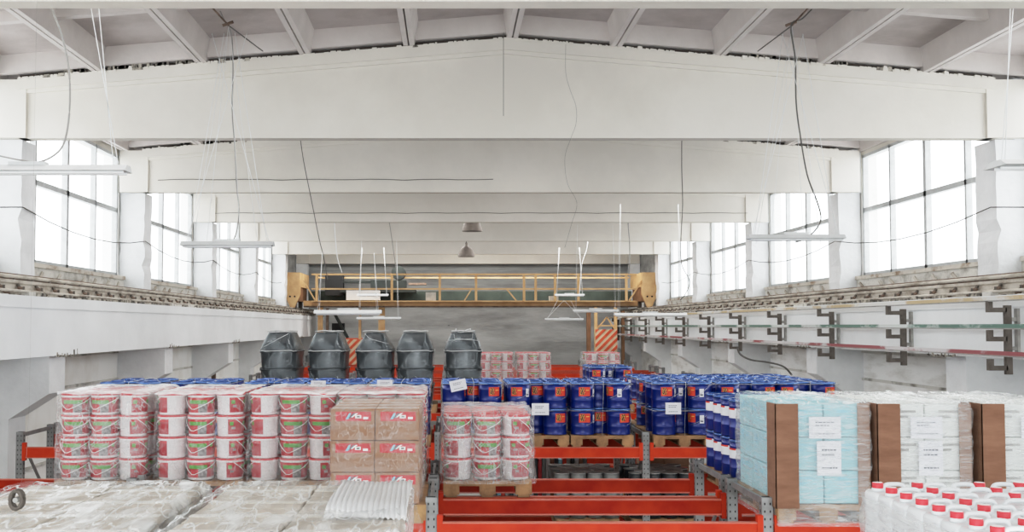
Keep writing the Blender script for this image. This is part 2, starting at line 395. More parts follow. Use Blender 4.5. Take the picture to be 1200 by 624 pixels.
# crane rails on both girders: rail on pads with clamps
for s, gx, lab in ((-1, GL, 'dusty crane rail with clamps on the girder under the windows, beside the bucket stacks'), (1, GR, 'dusty crane rail with clamps on the girder above the coloured bus bars')):
    t = empty('crane_rail', (gx+s*.26, 0, H+.4)); tag(t, lab, 'rail')
    mb = MB(); mb.box(-.13, .13, Y0+.2, Y1-.3, 0, .05, M['rail']); mb.prism([(-.06,.05),(.06,.05),(.06,.07),(.015,.09),(.015,.16),(.04,.18),(.04,.22),(-.04,.22),(-.04,.18),(-.015,.16),(-.015,.09),(-.06,.07)], Y0+.2, Y1-.3, M['rail']); mb.obj('rail_profile', t)
    mb = MB()
    mb.tube([(-s*.2, Y0+.3, .06), (-s*.2, Y1-.4, .06)], .022, M['rail']); mb.tube([(s*.12, Y0+.3, .28), (s*.12, Y1-.4, .28)], .03, M['rail'])
    mb.box(*sorted((s*.2, s*.23)), Y0+.3, Y1-.4, .2, .33, M['rust']); mb.obj('conduit', t)
    src = None; y = 7.0; q = 0
    while y < 45:
        if src is None:
            m2 = MB(); m2.bar((-s*.19, 0, .02), (-s*.06, .05, .12), .07, .03, M['rust']); m2.bar((-s*.06, .05, .12), (s*.04, .09, .24), .03, .03, M['darksteel']); m2.tube([(-s*.13, .02, .05), (-s*.13, .02, .13)], .016, M['darksteel'])
            src = m2.obj('rail_clamp', t, (0, y, 0)); 
        else:
            c = src.copy(); C.objects.link(c); c.location = (0, y, 0); c.parent = t
        y += .62; q += 1

# ------------------------------------------------------------------ bus bars on the wall side of the girder
t = empty('bus_bar_line', (0, 0, H)); tag(t, 'three long yellow, green and red bus bars on steel hangers along the white girder', 'bus bars')
for z, m in ((.32, 'busy'), (-.03, 'busg'), (-.37, 'busr')):
    mb = MB(); mb.box(6.87, 6.91, 8.0, 44.5, z, z+.05, M[m]); mb.box(6.86, 6.92, 8.0, 44.5, z-.015, z+.001, M['palesteel']); mb.obj('bus_bar', t)
src = None
for k in range(-1, 11):
    y = 13.06 + 3*k
    if src is None:
        mb = MB()
        mb.box(7.08, 7.16, -.03, .03, -.62, .26, M['darksteel'])
        for z in (.2, -.17, -.54):
            mb.box(6.88, 7.1, -.03, .03, z-.03, z+.03, M['darksteel']); mb.box(6.86, 6.92, -.035, .035, z-.03, z+.115, M['darksteel'])
        for z in (.08, -.29): mb.box(7.12, GR+.02, -.025, .025, z-.025, z+.025, M['palesteel'])
        mb.box(GR-.035, GR, -.04, .04, -.4, .22, M['palesteel'])
        src = mb.obj('hanger', t, (0, y, 0))
    else:
        c = src.copy(); C.objects.link(c); c.location = (0, y, 0); c.parent = t

# ------------------------------------------------------------------ overhead crane at Y 40
t = empty('overhead_crane', (0, 40.2, H)); tag(t, 'yellow overhead travelling crane with railed walkway spanning the hall at its far end', 'crane')
def box_obj(name, a, m, parent, mats=None):
    mb = MB(); mb.box(*a, M[m]); return mb.obj(name, parent)
box_obj('main_girder', (-5.7, 7.4, -.1, .15, .78, .98, ), 'yellow', t)
box_obj('girder_flange', (-5.7, 7.4, -.05, .3, .72, .78), 'rust', t)
box_obj('walkway', (-5.3, 7.2, -.7, -.1, .92, .97), 'yellow', t)
for z, w in ((1.98, .035), (1.42, .03)):
    mb = MB(); mb.box(-5.3, 7.25, -.73, -.69, z-w, z+w, M['yellow']); mb.obj('handrail', t)
mb = MB(); mb.box(-5.3, 7.25, .9, .95, 1.9, 1.96, M['yellow']); mb.obj('handrail', t)
for x in (-5.1, -2.2, -.35, 1.05, 2.9, 3.35, 4.1, 5.0, 6.85):
    mb = MB(); mb.box(x-.045, x+.045, -.75, -.67, .95, 1.98, M['yellow']); mb.obj('rail_post', t)
for x0, x1 in ((-5.6, -5.15), (7.45, 6.95), (2.2, 2.6), (.9, .6)):
    mb = MB(); mb.bar((x0, -.73, 1.75 if abs(x0) > 5 else 1.45), (x1, -.73, .97), .07, .05, M['yellow']); mb.obj('brace', t)
for s, x in ((-1, -6.0), (1, 7.7)):
    mb = MB()
    mb.box(x-.27, x+.27, -.9, 1.7, 1.5, 2.05, M['yellow'])
    mb.prism([(x-.3, 1.55), (x+.3, 1.55), (x+.3, 1.2), (x+.08, .7), (x-.08, .7), (x-.3, 1.2)], -.95, -.8, M['yellow'])
    mb.box(x-.2, x+.2, -.8, 1.6, .95, 1.5, M['yellowd'])
    e = mb.obj('end_carriage', t)
    mb = MB()
    for q in (-.09, .09): mb.lathe([(.035, 0), (.035, .02)], M['hole'], 10)
    for yy in (-.3, 1.2): 
        mb.prism([(math.cos(a*PI/6)*.2+yy, math.sin(a*PI/6)*.2+.83) for a in range(12)], x-.06, x+.06, M['darksteel'], axis='x')
    mb.obj('wheel', e)
    mb = MB()
    for q in (-.09, .09):
        mb.prism([(x+q+.035*math.cos(a*PI/5), 1.12+.035*math.sin(a*PI/5)) for a in range(10)], -.965, -.94, M['hole'])
    mb.obj('bolt', e)
box_obj('rear_girder', (-5.7, 7.4, 1.3, 1.6, .75, 1.4), 'green', t)
tr = box_obj('trolley_frame', (-4.3, -1.3, .2, 1.2, 1.32, 1.42), 'mach', t)
mb = MB(); mb.box(-3.1, -1.7, .3, 1.0, 1.42, 1.8, M['mach']); mb.prism([(-2.0+.28*math.cos(a*PI/8), 2.1+.28*math.sin(a*PI/8)) for a in range(16)], .3, .9, M['mach']); mb.box(-4.9, -4.2, .3, .9, 1.2, 2.0, M['hole']); mb.box(-4.2, -3.0, .4, .8, 1.7, 1.78, M['mach']); mb.box(-1.6, -.9, .4, .8, 1.62, 1.7, M['rust']); mb.obj('hoist_drum', t)
mb = MB(); mb.box(-4.0, -2.7, -.3, .1, 1.0, 1.38, M['lamp']); mb.obj('electrical_box', t)
box_obj('electrical_box', (-.9, -.5, -.5, -.2, .97, 1.3), 'palesteel', t)
box_obj('electrical_box', (3.9, 4.25, -.5, -.2, .97, 1.15), 'palesteel', t)

# access towers under the crane, with hazard stripes
def striped(mb, x0, x1, z0, z1, y, n):
    mb.box(x0, x1, y, y+.03, z0, z1, M['stwh'])
    w = (x1-x0+z1-z0)/n
    for i in range(n):
        c0 = x0-(z1-z0)+i*w
        pts = []
        poly = [(c0, z0), (c0+w*.5, z0), (c0+w*.5+(z1-z0), z1), (c0+(z1-z0), z1)]
        def clip(P, f, g):
            out = []
            for j in range(len(P)):
                a, b = P[j], P[(j+1) % len(P)]
                fa, fb = f(a), f(b)
                if fa >= 0: out.append(a)
                if (fa >= 0) != (fb >= 0): q = fa/(fa-fb); out.append((a[0]+(b[0]-a[0])*q, a[1]+(b[1]-a[1])*q))
            return out
        poly = clip(poly, lambda p: p[0]-x0, 0)
        if len(poly) > 2: poly = clip(poly, lambda p: x1-p[0], 0)
        if len(poly) > 2: mb.prism(poly, y-.012, y+.001, M['stred'])
t = empty('access_tower', (0, 41.5, 0)); tag(t, 'yellow steel ladder tower with red diagonal hazard stripes beside the grey brick wall end', 'tower')
for x in (5.95, 6.75):
    mb = MB(); mb.box(x-.06, x+.06, -.06, .06, 0, H+.9, M['yellow']); mb.obj('post', t)
mb = MB(); mb.box(5.6, 5.75, 0, .3, 0, H+.55, M['yellowd']); mb.box(7.0, 7.12, 0, .2, 0, H+.6, M['yellowd']); mb.obj('side_post', t)
mb = MB(); mb.bar((5.95, 0, H-.2), (6.4, 0, H+.35), .06, .05, M['yellow']); mb.bar((6.4, 0, H+.35), (6.75, 0, H-.2), .06, .05, M['yellow']); mb.bar((5.95, 0, H+.0), (6.75, 0, H+.0), .05, .05, M['yellow']); mb.obj('brace', t)
mb = MB(); striped(mb, 5.92, 6.8, H-1.05, H-.15, -.1, 6); mb.obj('hazard_panel', t)
t = empty('access_tower', (0, 41.5, 0)); tag(t, 'yellow steel tower with orange hazard stripes seen between the black wrapped tub stacks', 'tower')
for x, w in ((-5.2, .1), (-3.6, .05), (-2.72, .13)):
    mb = MB(); mb.box(x-w, x+w, -.08, .08, 0, H+.75, M['yellow']); mb.obj('post', t)
mb = MB(); mb.box(-4.98, -4.88, 0, .2, 0, H+.7, M['rust']); mb.obj('side_post', t)
mb = MB(); mb.box(-5.2, -2.7, -.06, .06, H-.68, H-.5, M['stred']); mb.obj('cross_beam', t)
mb = MB(); mb.bar((-4.7, .1, H+.6), (-4.1, .1, H-.5), .3, .1, M['mach']); mb.box(-4.75, -4.25, .1, .4, H-.55, H+.1, M['hole']); mb.obj('ladder_shaft', t)
mb = MB(); striped(mb, -4.3, -3.05, H-1.75, H-.55, -.1, 8); mb.obj('hazard_panel', t)

# ------------------------------------------------------------------ lamps and cables
def strings(mb, pts, r=.006, m='string'):
    for a, b in pts: mb.tube([a, b], r, M[m], 5)
def batten(x0, x1, y, z, d=0.0, tubes=True, w=.11, label='', up=1.5, spread=.35, cross=False):
    t = empty('hanging_batten_lamp', ((x0+x1)/2, y, H+z)); tag(t, label, 'lamp', 'fluorescent battens hanging from the roof')
    L = (x1-x0)/2
    mb = MB(); mb.prism([(-w, 0), (w, 0), (w*.45, .055), (-w*.45, .055)], -L, L, M['lamp'], axis='x'); mb.box(-.16, .16, -.05, .05, .05, .085, M['lamp']); mb.obj('housing', t)
    for q in (-.05, .05):
        mb = MB(); mb.tube([(-L+.03, q, -.012), (L-.03, q, -.012)], .013, M['tubeglass'], 8); mb.obj('tube', t)
    for a, b in [((-L*.9, 0, .05), (-L*.9+spread*.35, 0, up)), ((L*.9, 0, .05), (L*.9-spread*.35, 0, up)), ((-L*.85, 0, .05), (-L*.85+spread*.2, 0, up)), ((L*.85, 0, .05), (L*.85-spread*.2, 0, up))]:
        mb = MB(); strings(mb, [(a, b)], r=.004 if y < 15 else (.0025 if y < 30 else .005)); mb.obj('string', t)
    return t
batten(-4.6, -2.83, 9.0, 1.36, label='long white batten lamp hanging in front of the first window by the near column', up=2.3, spread=1.2)
batten(-3.48, -2.28, 13.3, 1.04, label='thin white batten lamp hanging between the second and third left windows, before the columns', up=2.8, spread=2.2)
batten(3.89, 5.14, 13.3, 1.13, label='white batten lamp hanging near the looping dark cable before the right-hand columns', up=2.7, spread=2.0)
batten(4.82, 6.1, 9.0, 1.40, label='wide white batten lamp cut by the frame edge in front of the broad right column', up=2.2, w=.2, spread=.6)
batten(3.52, 4.5, 34, 1.0, label='small swing-like batten lamp over the crane walkway, nearer the tower with red stripes', up=1.6)
batten(-3.05, -2.0, 34, 1.0, label='small swing-like batten lamp in front of the dark crane hoist', up=1.6)
batten(-2.1, -1.05, 16, .19, label='long white batten lamp just below the crane girder above the tub stacks', up=.95, spread=.2)
batten(-2.7, -1.4, 30, .2, label='flat white batten lamp with bare strings under the hoist side of the crane', up=2.3, spread=.2)
batten(3.0, 4.2, 32, .18, label='lowest short batten lamp under the middle of the crane', up=.6, spread=1.5)
batten(3.15, 4.3, 26, .36, label='grey tube batten lamp overlapping the tower with red stripes', up=2.2, spread=.2)
batten(3.55, 5.1, 22, .22, label='thin white batten lamp reaching toward the bus bars beside the striped tower', up=2.4, spread=.2)

for x, y, z, lab in ((.62, 27.25, 2.52, 'grey pendant shade half hidden behind the third roof beam'), (.57, 33.2, 2.24, 'grey bell-shaped pendant lamp hanging below the fourth roof beam')):
    t = empty('pendant_lamp', (x, y, H+z)); tag(t, lab, 'lamp')
    mb = MB(); mb.lathe([(.27, 0), (.27, .03), (.25, .12), (.2, .24), (.1, .34), (.04, .37), (.04, .46)], M['shade'], 20, cap=False); mb.obj('lamp_shade', t)
    mb = MB(); mb.lathe([(.05, .1), (.07, .16), (.03, .26)], M['white'], 10); mb.obj('bulb', t)
    mb = MB(); mb.tube([(0, 0, .45), (0, 0, 1.5)], .015, M['cabled']); mb.obj('cord', t)

def smooth(pts, n=6):
    out = []; P = [Vector(p) for p in pts]; P = [P[0]] + P + [P[-1]]
    for i in range(1, len(P)-2):
        for k in range(n):
            u = k/n; a, b, c, d = P[i-1:i+3]
            out.append(.5*((2*b) + (c-a)*u + (2*a-5*b+4*c-d)*u*u + (3*b-a-3*c+d)*u**3))
    out.append(P[-2]); return out
def cable(pix, d, r, m, label, name='hanging_cable'):
    mb = MB(); mb.tube(smooth([at(x, y, d if not isinstance(d, (list, tuple)) else d[i]) for i, (x, y) in enumerate(pix)]), r, M[m], 6)
    return tag(mb.obj(name), label, 'cable')
cable([(55,-25),(61,10),(72,40),(80,75),(82,110),(80,145),(74,170),(62,183),(45,190),(25,188),(0,183),(-20,180)], 9.1, .0085, 'cable', 'thick grey cable looping down in front of the first window')
cable([(250,-5),(262,22),(271,40),(273,80),(272,130),(275,170),(277,215),(280,245),(278,268),(274,281)], 13.45, .009, 'cable', 'grey cable dropping from the roof knot to the thin batten lamp before the windows')
cable([(352,163),(356,190),(365,235),(374,280),(379,300),(384,328)], 20.5, .009, 'cabled', 'thin dark cable hanging from the second roof beam above the tub stacks')
cable([(590,38),(590,80),(590,136)], 14.5, .004, 'cabled', 'short straight wire hanging down the middle of the first full roof beam')
cable([(663,52),(663,85),(668,105),(675,125),(675,145),(669,162),(662,185),(665,215),(676,238),(670,262),(662,290)], 14.45, .003, 'cable', 'wavy thin wire trailing down the first roof beam toward the pendant lamps')
cable([(799,160),(799,200),(800,240),(798,280),(799,310),(808,330),(803,345),(797,352)], 20.4, .009, 'cabled', 'straight dark cable hanging from the second roof beam over the blue drums')
cable([(954,8),(940,22),(927,30),(932,70),(933,120),(938,160),(946,205),(957,235),(962,255),(957,268),(944,280),(932,284)], 13.35, .010, 'cabled', 'dark cable curving down to the batten lamp on the bus bar side')
cable([(453,225),(455,250),(462,300),(466,330)], 27, .012, 'cable', 'pale cable hanging from the third roof beam toward the crane hoist')
cable([(737,227),(736,258),(738,290),(737,322)], 27, .014, 'cable', 'pale cable hanging from the third roof beam toward the crane end')
cable([(690,258),(688,290),(682,310),(679,345)], 34, .011, 'string', 'white cord hanging beside the swing-like lamp over the crane walkway')
cable([(392,228),(392,262),(395,300),(401,320)], 27.2, .012, 'string', 'white rag of cord hanging above the crane trolley frame')
for nm, dy, xk, lab in (('a', 0, 268, 'twisted wire tie knotted under the ceiling above the thin batten lamp'), ('b', 0, 928, 'twisted wire tie knotted under the ceiling above the looping dark cable')):
    mb = MB(); s = 1 if xk > 500 else -1
    a, b, k = at(xk-s*40, 60, 14.3), at(xk+s*22, 6, 12.9), at(xk, 30, 13.4)
    mb.tube([a, k], .008, M['cabled']); mb.tube([k, b], .012, M['rust']); mb.tube([k+Vector((-.08,0,0)), k+Vector((.06,0,.05))], .02, M['rust'])
    for q in (-42, -26, 14, 34):
        mb.tube([k, at(xk+q, 286, 13.3)], .003, M['string'], 4)
    tag(mb.obj('wire_tie'), lab, 'wire')
for s, X, lab in ((-1, XL+.06, 'thin wire sagging from column to column across the windows on the bucket side'), (1, XR-.04, 'thin wire sagging from column to column across the windows above the bus bars')):
    pts = []
    for k in range(len(BAY)-2):
        y = BAY[k]
        for q in range(6):
            u = q/6; pts.append((X, y+6*u, H+1.72-.42*u*(1-u)*4*.5))
    mb = MB(); mb.tube(pts, .009, M['cabled'], 5); tag(mb.obj('sagging_wire'), lab, 'wire')
for y, z, x0, x1, lab in ((20.66, 2.95, -5.9, .9, 'thin wire pinned along the second full roof beam near its lower edge'), (26.63, 2.93, -6.1, 7.8, 'wavy cable clipped across the whole third roof beam')):
    mb = MB(); n = int((x1-x0)/.35)
    mb.tube([(x0+(x1-x0)*i/n, y, H+z+.02*abs(math.sin(i*.9))) for i in range(n+1)], .007, M['cabled'], 5)
    tag(mb.obj('pinned_cable'), lab, 'cable')
cable([(864,408),(868,416),(880,422),(900,425),(918,430),(928,440)], 21.2, .02, 'cabled', 'dark hose curving down the white wall above the blue drum lids')
t = empty('hanging_pulley', at(20, 586, 3.9)); tag(t, 'small dark metal pulley hanging on a wire over the nearest wrapped cartons', 'pulley')
mb = MB()
for yy in (-.012, .012):
    mb.tube([((.022)*math.cos(a*PI/8), yy, .034*math.sin(a*PI/8)) for a in range(16)], .0075, M['darksteel'], 6, closed=True)
mb.prism([(.010*math.cos(a*PI/5), .010*math.sin(a*PI/5)) for a in range(10)], -.018, .018, M['palesteel']); mb.obj('wheel', t)
mb = MB(); mb.tube([(0, 0, .034), (.03, 0, .1), (.04, 0, .35), (.05, 0, 4.1)], .0003, M['cable'], 5); mb.obj('wire', t)

# ------------------------------------------------------------------ pallet racks
LV = H - 1.55               # top of the load beams of the upper level
LV2, LV3 = H - 2.62, H - 4.0
def make_beam_mesh(L, front):
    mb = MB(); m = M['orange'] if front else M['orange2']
    mb.box(0, L, -.022, .022, -.13, -.006, m)
    mb.box(0, L, -.027, .025, -.01, 0, M['beamlip']); mb.box(0, L, -.027, .025, -.14, -.128, M['beamlip'])
    return mb.mesh('load_beam')
def make_conn_mesh(front):
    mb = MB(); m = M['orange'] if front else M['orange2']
    mb.box(0, .045, -.03, .03, -.17, .055, m)
    return mb.mesh('beam_connector')
def make_post_mesh():
    mb = MB(); h = H-1.36
    mb.box(-.045, -.035, -.035, .035, 0, h, M['galv']); mb.box(.035, .045, -.035, .035, 0, h, M['galv'])
    mb.box(-.045, .045, -.038, -.03, 0, h, M['galv'])
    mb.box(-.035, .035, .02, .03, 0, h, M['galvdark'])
    z = h-.05
    while z > h-1.6:
        for x in (-.022, .022): mb.box(x-.005, x+.005, -.0395, -.037, z-.009, z+.009, M['hole'])
        for x in (-.0455, .0445): mb.box(x, x+.001, -.01, .01, z-.012, z+.012, M['hole'])
        z -= .06
    return mb.mesh('upright_post')
def make_brace_mesh(dep):
    mb = MB(); h = H-1.4
    mb.box(-.012, .012, 0, dep, h-.03, h+.02, M['galv'])
    mb.box(-.012, .012, 0, dep, h-1.13, h-1.08, M['galv'])
    for i in range(3):
        z0 = h-.06-1.05*i; mb.bar((0, .02, z0), (0, dep-.02, z0-.95), .02, .04, M['galv'])
    return mb.mesh('frame_brace')
MESH = {}
def meshobj(name, key, fn, parent, loc):
    if key not in MESH: MESH[key] = fn()
    o = bpy.data.objects.new(name, MESH[key]); C.objects.link(o); o.parent = parent; o.location = loc; return o
def rack(yf, yb, xs, label, far=False, levels=None):
    t = empty('pallet_rack', (0, yf, 0)); tag(t, label, 'rack', 'rows of orange pallet racks')
    dep = yb-yf
    for x in xs:
        f = meshobj('upright_post', 'post', make_post_mesh, t, (x, 0, 0))
        b = meshobj('upright_post', 'post', make_post_mesh, t, (x, dep, 0))
        meshobj('frame_brace', ('br', round(dep, 2)), lambda: make_brace_mesh(dep), t, (x, 0, 0))
    for i in range(len(xs)-1):
        a, b = xs[i]+.046, xs[i+1]-.046
        for z in (levels or (LV, LV2)):
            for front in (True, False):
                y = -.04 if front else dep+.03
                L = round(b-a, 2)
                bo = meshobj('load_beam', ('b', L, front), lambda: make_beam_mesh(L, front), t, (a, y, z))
                if not far:
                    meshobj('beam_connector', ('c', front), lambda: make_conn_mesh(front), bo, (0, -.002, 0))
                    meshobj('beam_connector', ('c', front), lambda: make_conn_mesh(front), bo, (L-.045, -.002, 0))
    return t
U = [-5.49, -2.82, -.14, 2.52, 5.19]
rack(3.62, 4.6, [-2.9, -.08, 2.78, 5.5], 'nearest orange rack carrying the wrapped carton loads and the canisters', levels=(LV,))
rack(8.2, 9.2, U, 'orange rack with galvanised posts carrying the wrapped blue and white carton loads')
rack(9.42, 10.4, U, 'orange rack carrying the red and white bucket stacks')
rack(13.2, 14.2, U, 'orange rack under the front row of blue drums, first across the aisle')
rack(14.45, 15.45, U, 'orange rack right behind the front row of blue drums')
UE = [-6.0+.05, -3.62, -.965, 1.7, 4.37]
rack(18.3, 19.3, UE, 'orange rack under the black wrapped tub stacks', far=True)
rack(19.55, 20.55, UE, 'empty orange rack right behind the black wrapped tub stacks', far=True)
UF = [-5.49, -2.82, -.14, 2.52, 5.19, 7.0]
rack(23.4, 24.4, UF, 'orange rack under the distant bucket stacks', far=True, levels=(LV,))
rack(24.65, 25.65, UF, 'empty orange rack right behind the distant bucket stacks', far=True, levels=(LV,))
for i, y in enumerate((28.45, 29.7, 33.5, 34.75, 38.55, 39.8)):
    rack(y, y+1, UF, 'empty orange rack, %s row beyond the distant bucket stacks' % ('second', 'third', 'fourth', 'fifth', 'sixth', 'farthest')[i], far=True, levels=(LV,))

# ------------------------------------------------------------------ pallets
def make_pallet(w=.8, d=1.2):
    r = empty('wooden_pallet', (0, 0, 0))
    mb = MB(); n = 5
    for i in range(n):
        x = -w/2 + i*(w-.1)/(n-1)
        mb.box(x, x+.1, 0, d, .122, .144, M['wood'])
    for y in (0, d/2-.07, d-.14): mb.box(-w/2, w/2, y, y+.14, .1, .122, M['wood'])
    mb.box(-w/2, w/2, -.001, .02, .1, .144, M['wood'])
    mb.obj('deck', r)
    for x in (-w/2, -.0725, w/2-.145):
        for y in (0, d/2-.05, d-.1):
            mb = MB(); mb.box(x, x+.145, y, y+.1, .022, .1, M['wood']); mb.obj('block', r)
        mb = MB(); mb.box(x+.02, x+.125, 0, d, 0, .022, M['wood']); mb.obj('runner', r)
    return r
PAL = make_pallet(); PAL_used = [False]
def pallet(x, y, label, z=LV, group='wooden pallets under the loads'):
    if not PAL_used[0]:
        PAL_used[0] = True; PAL.location = (x, y, z); return tag(PAL, label, 'pallet', group)
    return dup(PAL, (x, y, z), 0, label, 'pallet', group)
PT = .146                      # pallet top above the beams
PT += .001

# ------------------------------------------------------------------ buckets
def make_bucket():
    mb = MB(); mb.lathe([(.112, 0), (.116, .004), (.1265, .165), (.131, .167), (.131, .178), (.128, .18)], M['bucket'], 22)
    r = mb.obj('paint_bucket')
    mb = MB(); mb.lathe([(.129, .176), (.1335, .178), (.1335, .192), (.128, .195), (.118, .195), (.116, .19)], M['lidred'], 22); mb.obj('lid', r)
    mb = MB()
    def fn(u, v):
        if .58 < v < .82 and .3 < u < .66: return M['bgreen']
        if .34 < u < .5 and v < .5 : return M['bred']
        if .5 < u < .68 and v < .58: return M['bgrey']
        if .02 < u < .1 and .55 < v < .8: return M['bgreen']
        if .05 < u < .12 and .3 < v < .5: return M['bgrey']
        if .72 < u < .8 and .6 < v < .8: return M['bgreen']
        return M['bred2'] if v < .85 else M['bred']
    mb.patch(.1185, .1268, .022, .158, -2.0, 2.0, 30, 12, fn); mb.obj('bucket_label', r)
    mb = MB(); mb.tube([(.136*math.sin(a), -.136*math.cos(a)-.004, .16-.115*max(0, 1-abs(a+.35)/(1.15 if a < -.35 else 1.85))) for a in [(-1.5+3.0*i/14) for i in range(15)]], .0034, M['white'], 5); mb.obj('handle', r)
    return r
BK = make_bucket(); BK_used = [False]
ORD = ['bottom', 'second', 'third', 'top']
def bucket(loc, rz, label, group, kids=True, s=1):
    if not BK_used[0]:
        BK_used[0] = True; BK.location = loc; BK.rotation_euler.z = rz; o = tag(BK, label, 'bucket', group)
    else: o = dup(BK, loc, rz, label, 'bucket', group, kids)
    return o
def bucket_stack(x0, yf, nl, where, group, far=False, base=LV, rnd=0, sides=(1, 1), pitch=(.268, .29)):
    """3 x 4 buckets per layer, nl layers; inner ones that nothing shows are left out"""
    rr = random.Random(rnd)
    for l in range(nl):
        for r in range(4):
            for c in range(3):
                top = l == nl-1
                if not (top or r == 0 or (c == 2 and sides[1]) or (c == 0 and sides[0])): continue
                if far and not (r == 0 or (top and r < 3)): continue
                name_l = 'top layer' if top else ORD[l]+' layer'
                name_c = ('window end', 'middle', 'bus bar end')[c]
                name_r = ('front', 'second', 'third', 'rear')[r]+' row'
                lab = 'red-labelled bucket, %s, %s, %s, %s' % (name_l, name_r, name_c, where)
                if r == 0:
                    ang = (1.1-PI, 0, (-1.1 if rnd != 15 else -1.6)+PI)[c] if not (c == 0 and (rnd == 11 or (rnd == 15 and l == 2))) else 0
                    if rnd == 13 and l == 2 and c == 2: ang = 0
                    ang += rr.uniform(-.12, .12)
                else: ang = rr.uniform(-3, 3)
                bucket((x0+.134+c*pitch[0]+rr.uniform(-.004, .004), yf+.15+r*pitch[1], base+PT+l*.1965), ang, lab, group)
def wrap(x0, x1, y0, y1, z0, z1, mname, label, cell=.045, amp=.012, seed=0, taper=.03, skirt=0, name='stretch_wrap', topmat=None, rnd=.03, group='clear film around pallet loads', edge=False):
    mb = MB(); m = M[mname]; tm = M[topmat] if topmat else m
    nx, ny, nz = max(3, int((x1-x0)/cell)), max(3, int((y1-y0)/cell)), max(3, int((z1-z0)/cell))
    cache = {}
    def V(i, j, k):
        key = (i, j, k)
        if key in cache: return cache[key]
        x, y, z = x0+(x1-x0)*i/nx, y0+(y1-y0)*j/ny, z0+(z1-z0)*k/nz
        cx, cy = (x0+x1)/2, (y0+y1)/2
        u = k/nz
        # rounded shoulders and a slack skirt
        f = 1 - taper*u*u + skirt*max(0, .18-u)/.18
        p = Vector((cx+(x-cx)*f, cy+(y-cy)*f, z))
        q = Vector((p.x*7+seed, p.y*7, p.z*13))
        dn = noise.noise(q)*amp + noise.noise(q*2.7)*amp*.6
        d = Vector(((p.x-cx)/((x1-x0)/2), (p.y-cy)/((y1-y0)/2), 0)); 
        ax, ay = abs(d.x), abs(d.y)
        if k < nz or max(ax, ay) > .9:
            dd = Vector((math.copysign(1, d.x) if ax > .9 else 0, math.copysign(1, d.y) if ay > .9 else 0, 0))
            if ax > .9 and ay > .9: p -= dd*rnd*.5
            p += dd*dn
        if k == nz: p.z += dn*1.2 - (rnd*.6 if max(ax, ay) > .97 else 0)
        cache[key] = mb.bm.verts.new(p); return cache[key]
    for k in range(nz):
        for i in range(nx):
            mb.face([V(i,0,k), V(i+1,0,k), V(i+1,0,k+1), V(i,0,k+1)], m, True); mb.face([V(i+1,ny,k), V(i,ny,k), V(i,ny,k+1), V(i+1,ny,k+1)], m, True)
        for j in range(ny):
            mb.face([V(0,j+1,k), V(0,j,k), V(0,j,k+1), V(0,j+1,k+1)], m, True); mb.face([V(nx,j,k), V(nx,j+1,k), V(nx,j+1,k+1), V(nx,j,k+1)], m, True)
    for i in range(nx):
        for j in range(ny): mb.face([V(i,j,nz), V(i+1,j,nz), V(i+1,j+1,nz), V(i,j+1,nz)], M['filmedge'] if edge and (min(i, nx-1-i) < 3+(j*7 % 3) or min(j, ny-1-j) < 4+(i*5 % 4)) else tm, True)
    o = mb.obj(name); return tag(o, label, 'plastic film', group)

stacks = [(-3.57, 'stack beside the grey post', 11), (-2.68, 'second stack from the grey post', 12), (-1.83, 'stack beside the brown cartons', 13)]
for x0, where, sd in stacks:
    pallet(x0+.4, 9.32, 'wooden pallet under the four-layer bucket load, %s' % where)
    bucket_stack(x0, 9.33, 4, where, 'buckets in the %s' % where, rnd=sd)
    wrap(x0-.02, x0+.835, 9.31, 10.55, LV+.06, LV+PT+.80, 'film' if sd == 11 else 'filmlite', 'clear stretch film around the red and white bucket %s' % where, seed=sd, topmat='filmside', edge=True)
pallet(-.62, 9.32, 'wooden pallet under the bucket stack behind the brown cartons')
bucket_stack(-1.02, 9.33, 4, 'stack behind the brown cartons', 'buckets behind the brown cartons', rnd=14, sides=(0, 1))
wrap(-1.04, -.2, 9.31, 10.55, LV+.06, LV+PT+.80, 'filmlite', 'clear stretch film over the bucket stack behind the brown cartons', seed=14, topmat='filmside', edge=True)
pallet(.35, 9.32, 'wooden pallet with bare front blocks under the small three-layer bucket load')
bucket_stack(-.05, 9.35, 3, 'stack on the bare pallet', 'buckets in the three-layer stack', rnd=15)
wrap(-.09, .79, 9.32, 10.52, LV+.12, LV+PT+.625, 'film', 'crumpled clear film around the small three-layer bucket stack', seed=15, amp=.016, topmat='filmside', taper=.05, skirt=.02)
# distant bucket stacks
for x0, where, sd in ((.70, 'distant stack by the black tubs', 21), (1.56, 'second distant stack from tubs', 22), (3.15, 'distant stack beyond tall drums', 23)):
    pallet(x0+.4, 23.42, 'wooden pallet under the %s of buckets' % where)
    bucket_stack(x0, 23.43, 4, where, 'buckets in the %s' % where, far=True, rnd=sd, pitch=(.255, .29))
    wrap(x0-.02, x0+.79, 23.4, 24.65, LV+.1, LV+PT+.8, 'film', 'clear film around the %s of buckets' % where, seed=sd, cell=.12)

